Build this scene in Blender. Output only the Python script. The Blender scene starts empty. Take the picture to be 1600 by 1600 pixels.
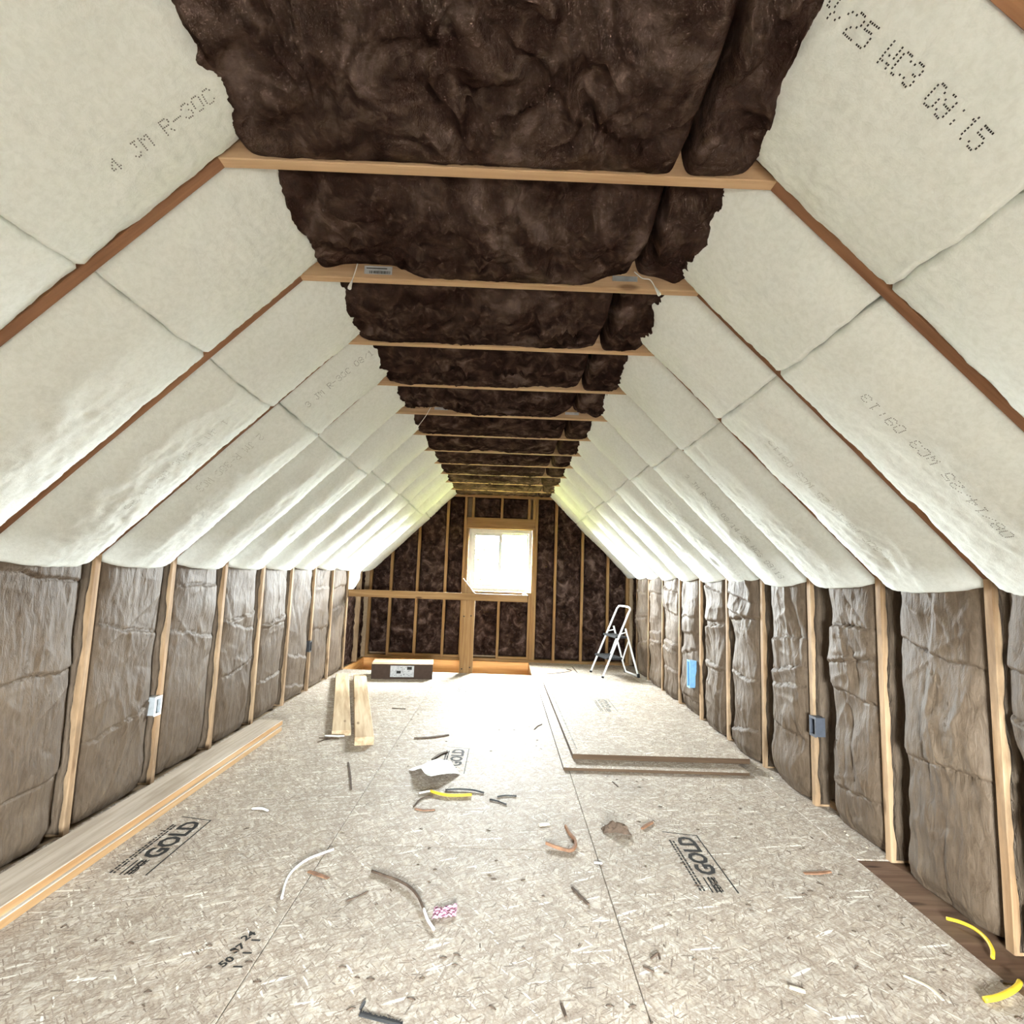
import bpy, math, random
import numpy as np
from mathutils import Vector, Matrix

sc = bpy.context.scene
col = sc.collection
random.seed(7)
RNG = np.random.default_rng(11)

# ------------------------------------------------------------------ camera
CAM_H = 1.2701
cd = bpy.data.cameras.new('camera')
cd.sensor_fit = 'HORIZONTAL'
cd.sensor_width = 36.0
cd.lens = 843.43 / 1600 * 36.0
cd.clip_start = 0.05
cam = bpy.data.objects.new('camera', cd)
rt = Vector((0.99929608, -0.01305322, 0.03517046))
up = Vector((-0.03640846, -0.11146858, 0.99310079))
fw = Vector((0.00904276, 0.99368223, 0.11186537))
M = Matrix((rt, up, -fw)).transposed().to_4x4()
M.translation = (0, 0, CAM_H)
cam.matrix_world = M
col.objects.link(cam)
sc.camera = cam

# ------------------------------------------------------------------ light, exposure
SKY = 520.0
w = bpy.data.worlds.new('overcast_sky')
sc.world = w
w.use_nodes = True
bg = w.node_tree.nodes['Background']
bg.inputs[0].default_value = (0.93, 0.97, 1.0, 1)
bg.inputs[1].default_value = SKY
sd = bpy.data.lights.new('sun', 'SUN')
sd.energy = 2600.0
sd.angle = 0.05
sd.color = (1.0, 0.95, 0.85)
so = bpy.data.objects.new('sun', sd)
so.rotation_euler = (math.radians(4), math.radians(-40), 0)
col.objects.link(so)
def portal(name, loc, rot, sx, sy):                # sampling portals in the two window openings
    l = bpy.data.lights.new(name, 'AREA')
    l.shape = 'RECTANGLE'; l.size = sx; l.size_y = sy
    l.cycles.is_portal = True
    o = bpy.data.objects.new(name, l)
    o.location = loc; o.rotation_euler = rot
    col.objects.link(o)
GY = 7.95                                          # gable framing face
RY = -1.40                                         # rear gable
REAR = (-0.12, 0.80, 0.47, 1.15)                   # added rear window, sized for the light it gives: x0 x1 z0 z1
portal('front_window_portal', (-0.07, GY + 0.17, 1.45), (math.radians(-90), 0, 0), 0.92, 0.92)
portal('rear_window_portal', ((REAR[0] + REAR[1]) / 2, RY - 0.17, (REAR[2] + REAR[3]) / 2), (math.radians(90), 0, 0),
       REAR[1] - REAR[0], REAR[3] - REAR[2])
sc.view_settings.view_transform = 'Standard'
sc.view_settings.look = 'None'
sc.view_settings.gamma = 1.0
sc.view_settings.use_curve_mapping = False
sc.view_settings.exposure = 0.12
sc.cycles.max_bounces = 10
sc.cycles.diffuse_bounces = 5
sc.cycles.adaptive_threshold = 0.02
sc.cycles.use_denoising = True

# ------------------------------------------------------------------ dimensions
S = 0.6096
XL, XR = -1.9717, 1.8337
ZKL, ZKR = 1.29, 1.31
ZC = 2.4072
def YJ(i): return 1.437 + S * (i - 1)
R2 = math.sqrt(0.5)

# ------------------------------------------------------------------ numpy noise
_perm = np.random.default_rng(5).permutation(256)
_perm = np.concatenate([_perm, _perm])
def pn(x, y, seed=0):
    x = np.asarray(x, float) + seed * 17.31; y = np.asarray(y, float) + seed * 9.77
    xi = np.floor(x).astype(int); yi = np.floor(y).astype(int)
    xf = x - xi; yf = y - yi
    u = xf ** 3 * (xf * (xf * 6 - 15) + 10); v = yf ** 3 * (yf * (yf * 6 - 15) + 10)
    def g(ix, iy, dx, dy):
        h = _perm[(_perm[ix & 255] + iy) & 255] * (2 * np.pi / 256)
        return np.cos(h) * dx + np.sin(h) * dy
    a = g(xi, yi, xf, yf); b = g(xi + 1, yi, xf - 1, yf)
    c = g(xi, yi + 1, xf, yf - 1); d = g(xi + 1, yi + 1, xf - 1, yf - 1)
    return 1.5 * ((a * (1 - u) + b * u) * (1 - v) + (c * (1 - u) + d * u) * v)
def fbm(x, y, o=3, seed=0):
    r = 0; a = 1
    for k in range(o):
        r = r + a * pn(x * 2 ** k, y * 2 ** k, seed + k * 3); a *= 0.5
    return r
def ridge(x, y, seed=0):
    return 1 - np.abs(pn(x, y, seed)) * 1.6
def sstep(a, b, x):
    t = np.clip((x - a) / (b - a), 0, 1); return t * t * (3 - 2 * t)

# ------------------------------------------------------------------ mesh helpers
WL = {}
def new_mesh(name, V, F):
    me = bpy.data.meshes.new(name)
    V = np.asarray(V, float)
    me.vertices.add(len(V)); me.vertices.foreach_set('co', V.ravel())
    if isinstance(F, np.ndarray):
        n, k = F.shape
        me.loops.add(n * k); me.loops.foreach_set('vertex_index', F.ravel())
        me.polygons.add(n); me.polygons.foreach_set('loop_start', np.arange(n) * k)
    else:
        flat = [i for f in F for i in f]
        st = np.cumsum([0] + [len(f) for f in F[:-1]])
        me.loops.add(len(flat)); me.loops.foreach_set('vertex_index', flat)
        me.polygons.add(len(F)); me.polygons.foreach_set('loop_start', st)
    me.polygons.foreach_set('use_smooth', np.zeros(len(me.polygons), bool))
    me.update(calc_edges=True)
    return me
def link(o, parent=None, world=None):
    col.objects.link(o)
    if parent is not None:
        o.parent = parent
        o.location = Vector(world) - WL[parent.name] if world is not None else o.location
    elif world is not None:
        o.location = world
    if world is not None: WL[o.name] = Vector(world)
    return o
def obj(name, V, F, m, parent=None, smooth=False):
    V = np.asarray(V, float)
    lo, hi = V.min(0), V.max(0)
    c = np.array([(lo[0] + hi[0]) / 2, (lo[1] + hi[1]) / 2, lo[2]])
    me = new_mesh(name, V - c, F)
    me.materials.append(m)
    if smooth: me.polygons.foreach_set('use_smooth', np.ones(len(me.polygons), bool))
    return link(bpy.data.objects.new(name, me), parent, c)
def root(name, loc, kind=None, label=None, cat=None, group=None):
    o = bpy.data.objects.new(name, None)
    o.empty_display_size = 0.1
    link(o, None, loc)
    return tag(o, label, cat, group, kind)
def tag(o, label=None, cat=None, group=None, kind=None):
    if label: o['label'] = label
    if cat: o['category'] = cat
    if group: o['group'] = group
    if kind: o['kind'] = kind
    return o
def grid(name, P, m, parent=None, skirt=None, smooth=True, back=False):
    nu, nv = P.shape[:2]
    V = P.reshape(-1, 3)
    idx = np.arange(nu * nv).reshape(nu, nv)
    F = np.stack([idx[:-1, :-1], idx[1:, :-1], idx[1:, 1:], idx[:-1, 1:]], -1).reshape(-1, 4)
    if skirt is not None:
        ring = np.concatenate([idx[:, 0], idx[-1, 1:], idx[-2::-1, -1], idx[0, -2:0:-1]])
        k = len(V)
        V = np.concatenate([V, V[ring] + np.asarray(skirt)])
        r2 = np.arange(len(ring)) + k
        F = np.concatenate([F, np.stack([ring, r2, np.roll(r2, -1), np.roll(ring, -1)], -1)])
    return obj(name, V, F, m, parent, smooth)
def box_vf(x0, x1, y0, y1, z0, z1):
    V = [(x0, y0, z0), (x1, y0, z0), (x1, y1, z0), (x0, y1, z0), (x0, y0, z1), (x1, y0, z1), (x1, y1, z1), (x0, y1, z1)]
    F = [(0, 3, 2, 1), (4, 5, 6, 7), (0, 1, 5, 4), (1, 2, 6, 5), (2, 3, 7, 6), (3, 0, 4, 7)]
    return V, F
def box(name, x0, x1, y0, y1, z0, z1, m, parent=None):
    V, F = box_vf(x0, x1, y0, y1, z0, z1)
    return obj(name, V, F, m, parent)
def join(parts):
    V = []; F = []
    for v, f in parts:
        k = len(V); V += [tuple(p) for p in v]; F += [tuple(i + k for i in q) for q in f]
    return V, F
def board(name, a, b, upv, w, t, m, parent=None, ch=0.0025, wob=0.0):
    """plank from a to b; local X runs along the grain, thickness t along upv (centred), width w across"""
    a = Vector(a); b = Vector(b)
    X = (b - a).normalized(); Z = Vector(upv); Z = (Z - X * Z.dot(X)).normalized(); Y = Z.cross(X)
    L = (b - a).length
    h, k = w / 2, t / 2
    sec = [(-h + ch, -k), (h - ch, -k), (h, -k + ch), (h, k - ch), (h - ch, k), (-h + ch, k), (-h, k - ch), (-h, -k + ch)]
    n = 2 if wob == 0 else max(4, int(L / 0.12))
    V = []; F = []
    for i in range(n):
        f = i / (n - 1)
        for (y, z) in sec:
            e = (random.random() - 0.5) * wob if z > 0 else 0
            V.append((f * L, y + (random.random() - .5) * wob, z + e * 0.5))
    for i in range(n - 1):
        for j in range(8):
            p = i * 8 + j; q = i * 8 + (j + 1) % 8
            F.append((p, q, q + 8, p + 8))
    F.append(tuple(range(7, -1, -1))); F.append(tuple(range((n - 1) * 8, n * 8)))
    me = new_mesh(name, V, F); me.materials.append(m)
    o = bpy.data.objects.new(name, me)
    o.rotation_euler = Matrix((X, Y, Z)).transposed().to_euler()
    return link(o, parent, a)
def tube_vf(pts, r, n=8):
    P = [Vector(p) for p in pts]
    V = []; F = []
    T0 = (P[1] - P[0]).normalized()
    ref = Vector((0, 0, 1)) if abs(T0.z) < 0.9 else Vector((1, 0, 0))
    for i, p in enumerate(P):
        T = (P[min(i + 1, len(P) - 1)] - P[max(i - 1, 0)]).normalized()
        A = (ref - T * ref.dot(T)).normalized(); ref = A
        B = T.cross(A)
        rr = r[i] if isinstance(r, (list, tuple)) else r
        for k in range(n):
            c = 2 * math.pi * k / n
            V.append(p + (A * math.cos(c) + B * math.sin(c)) * rr)
    for i in range(len(P) - 1):
        for k in range(n):
            a = i * n + k; b = i * n + (k + 1) % n
            F.append((a, b, b + n, a + n))
    F.append(tuple(range(n - 1, -1, -1))); F.append(tuple(range((len(P) - 1) * n, len(P) * n)))
    return [tuple(v) for v in V], F
def spline(pts, n=6):
    P = [np.array(p, float) for p in pts]
    P = [2 * P[0] - P[1]] + P + [2 * P[-1] - P[-2]]
    out = []
    for i in range(1, len(P) - 2):
        p0, p1, p2, p3 = P[i - 1:i + 3]
        for k in range(n):
            t = k / n
            out.append(0.5 * (2 * p1 + (p2 - p0) * t + (2 * p0 - 5 * p1 + 4 * p2 - p3) * t * t + (3 * p1 - p0 - 3 * p2 + p3) * t ** 3))
    out.append(P[-2])
    return [tuple(p) for p in out]
def tube(name, pts, r, m, parent=None, n=8, sm=0):
    if sm: pts = spline(pts, sm)
    V, F = tube_vf(pts, r, n)
    return obj(name, V, F, m, parent, True)

# ------------------------------------------------------------------ materials
def mat(name, rough=0.7, spec=0.3):
    m = bpy.data.materials.new(name); m.use_nodes = True
    nt = m.node_tree; b = nt.nodes['Principled BSDF']
    b.inputs['Roughness'].default_value = rough
    b.inputs['Specular IOR Level'].default_value = spec
    return m, nt, b
def nd(nt, t, ins=None, **props):
    n = nt.nodes.new('ShaderNode' + t)
    for k, v in props.items(): setattr(n, k, v)
    for k, v in (ins or {}).items():
        if isinstance(v, bpy.types.NodeSocket): nt.links.new(v, n.inputs[k])
        else: n.inputs[k].default_value = v
    return n
def ramp(nt, fac, stops):
    n = nt.nodes.new('ShaderNodeValToRGB')
    e = n.color_ramp.elements
    while len(e) < len(stops): e.new(0.5)
    for q, (p, c) in zip(e, stops):
        q.position = p; q.color = (*c, 1) if len(c) == 3 else c
    nt.links.new(fac, n.inputs[0])
    return n.outputs[0]
def mixc(nt, f, a, b, mode='MIX'):
    n = nt.nodes.new('ShaderNodeMix'); n.data_type = 'RGBA'; n.blend_type = mode
    for i, v in ((0, f), (6, a), (7, b)):
        if isinstance(v, bpy.types.NodeSocket): nt.links.new(v, n.inputs[i])
        elif i == 0: n.inputs[0].default_value = v
        else: n.inputs[i].default_value = (*v, 1)
    return n.outputs[2]
def mth(nt, op, a, b=0.0):
    n = nt.nodes.new('ShaderNodeMath'); n.operation = op
    for i, v in ((0, a), (1, b)):
        if isinstance(v, bpy.types.NodeSocket): nt.links.new(v, n.inputs[i])
        else: n.inputs[i].default_value = v
    return n.outputs[0]
def coords(nt):
    tc = nd(nt, 'TexCoord'); oi = nd(nt, 'ObjectInfo')
    k = nd(nt, 'VectorMath', {0: oi.outputs['Random'], 1: (5.0, 7.0, 9.0)}, operation='MULTIPLY')
    return nd(nt, 'VectorMath', {0: tc.outputs['Object'], 1: k.outputs[0]}, operation='ADD').outputs[0], oi.outputs['Random']
def noise(nt, v, sc_, det=3, rough=0.55, dist=0.0):
    return nd(nt, 'TexNoise', {'Vector': v, 'Scale': sc_, 'Detail': det, 'Roughness': rough, 'Distortion': dist}).outputs['Fac']
def scaled(nt, v, s):
    return nd(nt, 'VectorMath', {0: v, 1: s}, operation='MULTIPLY').outputs[0]
def bump(nt, b, h, strength, dist):
    n = nd(nt, 'Bump', {'Height': h, 'Strength': strength, 'Distance': dist})
    nt.links.new(n.outputs[0], b.inputs['Normal'])

def wood(name, dark, mid, light, rough=0.7, knots=True, dirt=0.0):
    m, nt, b = mat(name, rough, 0.12)
    v, rnd = coords(nt)
    g = noise(nt, scaled(nt, v, (1.2, 22, 22)), 1.0, 4, 0.6, 0.6)
    f = noise(nt, scaled(nt, v, (5, 160, 160)), 1.0, 2)
    c = ramp(nt, g, [(0.32, dark), (0.5, mid), (0.68, light)])
    c = mixc(nt, mth(nt, 'MULTIPLY', f, 0.35), c, dark)
    tint = ramp(nt, rnd, [(0.0, (0.86, 0.84, 0.80)), (1.0, (1.08, 1.04, 1.0))])
    c = mixc(nt, 1.0, c, tint, 'MULTIPLY')
    if knots:
        k = nd(nt, 'TexVoronoi', {'Vector': scaled(nt, v, (2.6, 9, 9)), 'Scale': 1.0})
        kk = ramp(nt, k.outputs['Distance'], [(0.07, (1, 1, 1)), (0.14, (0, 0, 0))])
        c = mixc(nt, mth(nt, 'MULTIPLY', kk, 0.8), c, (dark[0] * 0.35, dark[1] * 0.28, dark[2] * 0.22))
    if dirt:
        d = noise(nt, scaled(nt, v, (2.5, 9, 9)), 1.0, 5, 0.65)
        c = mixc(nt, mth(nt, 'MULTIPLY', ramp(nt, d, [(0.45, (0, 0, 0)), (0.62, (1, 1, 1))]), dirt), c, (0.13, 0.085, 0.05))
    nt.links.new(c, b.inputs['Base Color'])
    bump(nt, b, f, 0.25, 0.002)
    return m
M_STUD = wood('pine_stud', (0.22, 0.135, 0.073), (0.34, 0.235, 0.145), (0.45, 0.335, 0.22), dirt=0.6)
M_RAFTER = wood('shaded_rafter', (0.15, 0.070, 0.036), (0.22, 0.110, 0.058), (0.29, 0.155, 0.085))  # redder, darker wood: shade of the gaps between batts put into the colour
M_JOIST = wood('fir_joist', (0.30, 0.185, 0.105), (0.41, 0.275, 0.165), (0.50, 0.355, 0.225))
M_GABLE = wood('golden_fir', (0.15, 0.080, 0.032), (0.21, 0.123, 0.052), (0.28, 0.175, 0.085))
M_RIM = wood('orange_rim_lumber', (0.55, 0.27, 0.10), (0.68, 0.37, 0.15), (0.76, 0.46, 0.22))
M_PALE = wood('pale_lit_lumber', (0.38, 0.32, 0.26), (0.52, 0.46, 0.40), (0.62, 0.57, 0.51), knots=False, dirt=0.15)  # pale tone holds the light falling on the plank tops
M_EDGEPINE = wood('pine_edge', (0.34, 0.19, 0.085), (0.44, 0.28, 0.145), (0.53, 0.38, 0.23), knots=False)
M_LUM = wood('dry_cut_lumber', (0.36, 0.25, 0.15), (0.52, 0.40, 0.27), (0.64, 0.53, 0.38))
M_SOLE = wood('brown_sole_board', (0.07, 0.038, 0.024), (0.115, 0.068, 0.045), (0.19, 0.125, 0.085), dirt=0.6)

def wool_white():
    m, nt, b = mat('white_glass_wool', 1.0, 0.0)
    v, rnd = coords(nt)
    n1 = noise(nt, v, 3.0, 5, 0.6); n2 = noise(nt, v, 55.0, 4, 0.7, 0.4); n3 = noise(nt, v, 320.0, 2)
    c = ramp(nt, n1, [(0.3, (0.69, 0.71, 0.67)), (0.7, (0.79, 0.81, 0.775))])
    c = mixc(nt, 0.35, c, ramp(nt, n2, [(0.35, (0.63, 0.645, 0.60)), (0.6, (0.83, 0.85, 0.82))]))
    nt.links.new(c, b.inputs['Base Color'])
    h = mth(nt, 'ADD', mth(nt, 'MULTIPLY', n2, 1.0), mth(nt, 'MULTIPLY', n3, 0.35))
    bump(nt, b, h, 0.28, 0.006)
    return m
M_WOOL = wool_white()
def wool_brown():
    m, nt, b = mat('brown_mineral_wool', 1.0, 0.0)
    v, rnd = coords(nt)
    n1 = noise(nt, v, 5.0, 3, 0.5, 1.4); n2 = noise(nt, v, 17.0, 3, 0.55, 0.8); n3 = noise(nt, v, 140.0, 3, 0.7)
    c = ramp(nt, n1, [(0.30, (0.004, 0.002, 0.0015)), (0.47, (0.017, 0.0092, 0.0068)), (0.60, (0.045, 0.027, 0.021)), (0.76, (0.15, 0.102, 0.084))])  # wool's own tufts, with the shade of the folds put into the swirls
    c = mixc(nt, 0.35, c, ramp(nt, n2, [(0.35, (0.005, 0.0025, 0.002)), (0.54, (0.028, 0.016, 0.012)), (0.74, (0.13, 0.088, 0.070))]))
    nt.links.new(c, b.inputs['Base Color'])
    h = mth(nt, 'ADD', n2, mth(nt, 'MULTIPLY', n3, 0.4))
    bump(nt, b, h, 0.8, 0.014)
    return m
M_BROWN = wool_brown()
def kraft():
    m, nt, b = mat('kraft_paper_facing', 0.60, 0.16)
    v, rnd = coords(nt)
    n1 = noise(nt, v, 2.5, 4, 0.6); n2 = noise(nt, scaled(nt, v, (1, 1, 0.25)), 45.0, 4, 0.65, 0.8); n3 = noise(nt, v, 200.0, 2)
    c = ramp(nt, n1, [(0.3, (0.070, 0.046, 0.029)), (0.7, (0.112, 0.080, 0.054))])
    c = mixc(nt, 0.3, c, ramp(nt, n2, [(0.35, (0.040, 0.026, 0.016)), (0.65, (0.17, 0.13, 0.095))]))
    nt.links.new(c, b.inputs['Base Color'])
    rd = nd(nt, 'TexNoise', {'Vector': scaled(nt, v, (1, 1, 0.35)), 'Scale': 13.0, 'Detail': 3.0}, noise_type='RIDGED_MULTIFRACTAL').outputs[0]
    bump(nt, b, mth(nt, 'ADD', mth(nt, 'ADD', n2, mth(nt, 'MULTIPLY', n3, 0.15)), mth(nt, 'MULTIPLY', rd, 0.55)), 0.7, 0.009)
    return m
M_KRAFT = kraft()
def osb():
    m, nt, b = mat('oriented_strand_board', 0.75, 0.30)
    tc = nd(nt, 'TexCoord'); oi = nd(nt, 'ObjectInfo')
    k = nd(nt, 'VectorMath', {0: oi.outputs['Random'], 1: (5.0, 7.0, 0.0)}, operation='MULTIPLY')
    v = nd(nt, 'VectorMath', {0: tc.outputs['Object'], 1: k.outputs[0]}, operation='ADD').outputs[0]
    wn = nd(nt, 'TexNoise', {'Vector': v, 'Scale': 9.0, 'Detail': 2.0})
    wv = nd(nt, 'VectorMath', {0: wn.outputs['Color'], 1: (0.007, 0.007, 0.0)}, operation='MULTIPLY').outputs[0]
    v = nd(nt, 'VectorMath', {0: v, 1: wv}, operation='ADD').outputs[0]
    n0 = noise(nt, v, 14.0, 5, 0.7)
    c = ramp(nt, n0, [(0.3, (0.33, 0.255, 0.185)), (0.55, (0.46, 0.38, 0.295)), (0.75, (0.56, 0.48, 0.39))])
    def layer(c, ang, ln, wd, thr, stops, seed):
        mp = nd(nt, 'Mapping', {'Vector': v, 'Location': (seed, seed * 2.7, 0), 'Rotation': (0, 0, ang), 'Scale': (ln, wd, 1)}, vector_type='TEXTURE')
        vo = nd(nt, 'TexVoronoi', {'Vector': mp.outputs[0], 'Scale': 1.0}, voronoi_dimensions='2D')
        sp = nd(nt, 'SeparateColor', {0: vo.outputs['Color']})
        edge = mth(nt, 'LESS_THAN', vo.outputs['Distance'], 0.42)
        f = mth(nt, 'MULTIPLY', mth(nt, 'GREATER_THAN', sp.outputs[1], thr), edge)
        return mixc(nt, f, c, ramp(nt, sp.outputs[0], stops))
    tan = [(0.0, (0.215, 0.16, 0.115)), (0.3, (0.33, 0.268, 0.207)), (0.6, (0.43, 0.365, 0.298)), (1.0, (0.57, 0.505, 0.43))]
    lite = [(0.0, (0.52, 0.46, 0.38)), (1.0, (0.76, 0.72, 0.63))]
    dark = [(0.0, (0.08, 0.05, 0.035)), (1.0, (0.23, 0.16, 0.11))]
    c = layer(c, 0.3, 0.15, 0.030, 0.40, tan, 1.3)
    c = layer(c, 1.25, 0.14, 0.024, 0.5, tan, 2.1)
    c = layer(c, -0.6, 0.12, 0.020, 0.5, tan, 3.7)
    c = layer(c, 2.1, 0.10, 0.015, 0.6, tan, 4.9)
    c = layer(c, 0.9, 0.09, 0.010, 0.66, tan, 5.3)
    c = layer(c, 0.35, 0.12, 0.012, 0.72, tan, 15.1)
    for ang, sd_ in ((0.5, 0.0), (1.9, 3.0)):
        mp = nd(nt, 'Mapping', {'Vector': v, 'Location': (sd_, sd_, 0), 'Rotation': (0, 0, ang), 'Scale': (0.10, 0.020, 1)}, vector_type='TEXTURE')
        mo = noise(nt, mp.outputs[0], 1.0, 4, 0.65)
        c = mixc(nt, ramp(nt, mo, [(0.46, (0, 0, 0)), (0.70, (0.8, 0.8, 0.8))]), c, (0.19, 0.13, 0.09))
    c = layer(c, 0.45, 0.12, 0.016, 0.978, lite, 6.1)
    c = layer(c, 0.15, 0.14, 0.013, 0.982, lite, 7.9)
    c = layer(c, -0.9, 0.06, 0.008, 0.975, lite, 8.3)
    mids = [(0.0, (0.15, 0.10, 0.07)), (1.0, (0.30, 0.225, 0.165))]
    c = layer(c, 0.55, 0.055, 0.0065, 0.80, mids, 21.3)
    c = layer(c, 1.35, 0.045, 0.0055, 0.83, mids, 23.9)
    c = layer(c, 2.35, 0.050, 0.0055, 0.86, mids, 25.1)
    c = layer(c, 0.1, 0.050, 0.009, 0.975, dark, 9.7)
    c = layer(c, 1.2, 0.055, 0.007, 0.975, dark, 10.9)
    c = layer(c, 2.5, 0.022, 0.006, 0.965, dark, 12.3)
    fine = noise(nt, v, 120.0, 4, 0.75)
    c = mixc(nt, 0.24, c, ramp(nt, fine, [(0.35, (0.13, 0.09, 0.065)), (0.62, (0.62, 0.55, 0.47))]))
    big = noise(nt, v, 2.2, 3, 0.6)
    c = mixc(nt, 1.0, c, ramp(nt, big, [(0.3, (0.97, 1.00, 1.03)), (0.7, (1.18, 1.22, 1.26))]), 'MULTIPLY')
    nt.links.new(c, b.inputs['Base Color'])
    bw = nd(nt, 'RGBToBW', {0: c})
    bump(nt, b, bw.outputs[0], 0.25, 0.003)
    return m
M_OSB = osb()
M_OSBEDGE = wood('shaded_board_edge', (0.045, 0.026, 0.015), (0.075, 0.048, 0.03), (0.12, 0.08, 0.052), knots=False)  # brown sawn edge, darkened further with the shade away from the window
def plain(name, c, rough=0.6, spec=0.3, metal=0.0, var=0.12):
    m, nt, b = mat(name, rough, spec)
    b.inputs['Metallic'].default_value = metal
    v, rnd = coords(nt)
    n = noise(nt, v, 30.0, 3)
    lo = tuple(x * (1 - var) for x in c); hi = tuple(min(1, x * (1 + var)) for x in c)
    nt.links.new(ramp(nt, n, [(0.3, lo), (0.7, hi)]), b.inputs['Base Color'])
    return m
M_INK = plain('black_print_ink', (0.03, 0.028, 0.026), 0.8, 0.1)
M_GREYINK = plain('grey_print_ink', (0.17, 0.165, 0.15), 0.9, 0.1)
M_FADED = plain('faded_print_ink', (0.42, 0.41, 0.37), 0.9, 0.1)
M_KINK = plain('faint_kraft_print', (0.105, 0.078, 0.056), 0.8, 0.1)
M_VINYL = plain('white_vinyl', (0.60, 0.61, 0.58), 0.4, 0.4, var=0.03)
M_WHITE = plain('white_plastic', (0.85, 0.85, 0.83), 0.45, 0.4, var=0.03)
M_ALU = plain('white_painted_tube', (0.86, 0.86, 0.84), 0.3, 0.5, var=0.03)
M_BLACK = plain('black_plastic', (0.02, 0.02, 0.022), 0.5, 0.4)
M_RUBBER = plain('black_rubber', (0.015, 0.015, 0.015), 0.8, 0.2)
M_YELLOW = plain('yellow_cable_sheath', (0.62, 0.43, 0.03), 0.5, 0.3)
M_DKBOX = plain('dark_grey_plastic', (0.055, 0.06, 0.075), 0.5, 0.4)
M_STEEL = plain('galvanised_steel', (0.62, 0.66, 0.70), 0.35, 0.5, metal=0.6)
M_BLUE = plain('blue_plastic', (0.16, 0.34, 0.55), 0.45, 0.4)
M_CARD = plain('brown_cardboard', (0.30, 0.20, 0.12), 0.8, 0.15)
M_SHADECARD = plain('shaded_cardboard', (0.05, 0.032, 0.024), 0.8, 0.15)  # dark tone holds the shade on the box's side away from the window
M_PAPER = plain('white_paper', (0.86, 0.87, 0.88), 0.7, 0.2, var=0.03)
M_LABEL = plain('grey_label', (0.40, 0.40, 0.41), 0.6, 0.2, var=0.2)  # grey holds the shade on the backlit box label
M_BARK = plain('dark_bark', (0.09, 0.062, 0.045), 0.85, 0.15, var=0.4)
M_CHIP = plain('red_brown_chip', (0.23, 0.12, 0.07), 0.8, 0.15, var=0.3)
M_STRAW = plain('pale_sliver', (0.62, 0.55, 0.43), 0.7, 0.2)
M_PINK = plain('pink_film', (0.50, 0.27, 0.36), 0.6, 0.2, var=0.3)
M_DRY = plain('grey_board', (0.30, 0.28, 0.25), 0.9, 0.1)
M_SHEATH = plain('roof_sheathing', (0.30, 0.21, 0.13), 0.8, 0.1)
M_TREE = plain('leaf_green', (0.10, 0.17, 0.035), 0.7, 0.2, var=0.5)
M_TRUNK = plain('tree_bark', (0.12, 0.09, 0.06), 0.9, 0.1)
M_BOUNCE = plain('pale_bounce_ground', (0.42, 0.415, 0.40), 0.9, 0.1, var=0.15)  # colour of the added ground behind the house
M_LAWN = plain('lawn_green', (0.27, 0.285, 0.085), 0.9, 0.1, var=0.2)
def glass():
    m, nt, b = mat('window_glass')
    nt.nodes.remove(b)
    out = [n for n in nt.nodes if n.type == 'OUTPUT_MATERIAL'][0]
    fr = nd(nt, 'Fresnel', {'IOR': 1.45})
    t = nd(nt, 'BsdfTransparent', {'Color': (0.96, 0.98, 0.97, 1)}); g = nd(nt, 'BsdfGlossy', {'Roughness': 0.02})
    ge = nd(nt, 'NewGeometry')
    f = mth(nt, 'MULTIPLY', fr.outputs[0], mth(nt, 'SUBTRACT', 1.0, ge.outputs['Backfacing']))
    mx = nd(nt, 'MixShader', {0: f, 1: t.outputs[0], 2: g.outputs[0]})
    nt.links.new(mx.outputs[0], out.inputs[0])
    return m
M_GLASS = glass()

# ------------------------------------------------------------------ dot-matrix lettering laid on a surface
FONT = {'0': '01110 10001 10001 10001 10001 10001 01110', '1': '00100 01100 00100 00100 00100 00100 01110',
        '2': '01110 10001 00001 00110 01000 10000 11111', '3': '01110 10001 00001 00110 00001 10001 01110',
        '4': '00010 00110 01010 10010 11111 00010 00010', '5': '11111 10000 11110 00001 00001 10001 01110',
        '8': '01110 10001 10001 01110 10001 10001 01110', '9': '01110 10001 10001 01111 00001 10001 01110',
        '/': '00000 00001 00010 00100 01000 10000 00000', ':': '00000 00100 00100 00000 00100 00100 00000',
        '-': '00000 00000 00000 11111 00000 00000 00000', 'J': '00111 00010 00010 00010 00010 10010 01100',
        'M': '10001 11011 10101 10101 10001 10001 10001', 'R': '11110 10001 10001 11110 10100 10010 10001',
        'C': '01110 10001 10000 10000 10000 10001 01110', 'W': '10001 10001 10001 10101 10101 11011 10001', ' ': '00000 ' * 7}
def surf_point(P, fu, fv):
    nu, nv = P.shape[:2]
    u = min(max(fu * (nu - 1), 0), nu - 1.001); v = min(max(fv * (nv - 1), 0), nv - 1.001)
    i, j = int(u), int(v); a, b = u - i, v - j
    p = (P[i, j] * (1 - a) + P[i + 1, j] * a) * (1 - b) + (P[i, j + 1] * (1 - a) + P[i + 1, j + 1] * a) * b
    du = P[i + 1, j] - P[i, j]; dv = P[i, j + 1] - P[i, j]
    return p, du, dv
def quad_marks(name, P, marks, m, parent, lift, inward):
    """marks: list of (fu, fv, half size along u, half size along v) in metres on surface grid P"""
    V = []; F = []
    for fu, fv, hu, hv in marks:
        p, du, dv = surf_point(P, fu, fv)
        du = du / np.linalg.norm(du); dv = dv / np.linalg.norm(dv)
        n = np.cross(du, dv); n /= np.linalg.norm(n)
        if n @ inward < 0: n = -n
        q = p + n * lift; k = len(V)
        V += [q - du * hu - dv * hv, q + du * hu - dv * hv, q + du * hu + dv * hv, q - du * hu + dv * hv]
        F.append((k, k + 1, k + 2, k + 3))
    return obj(name, V, F, m, parent)

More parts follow.
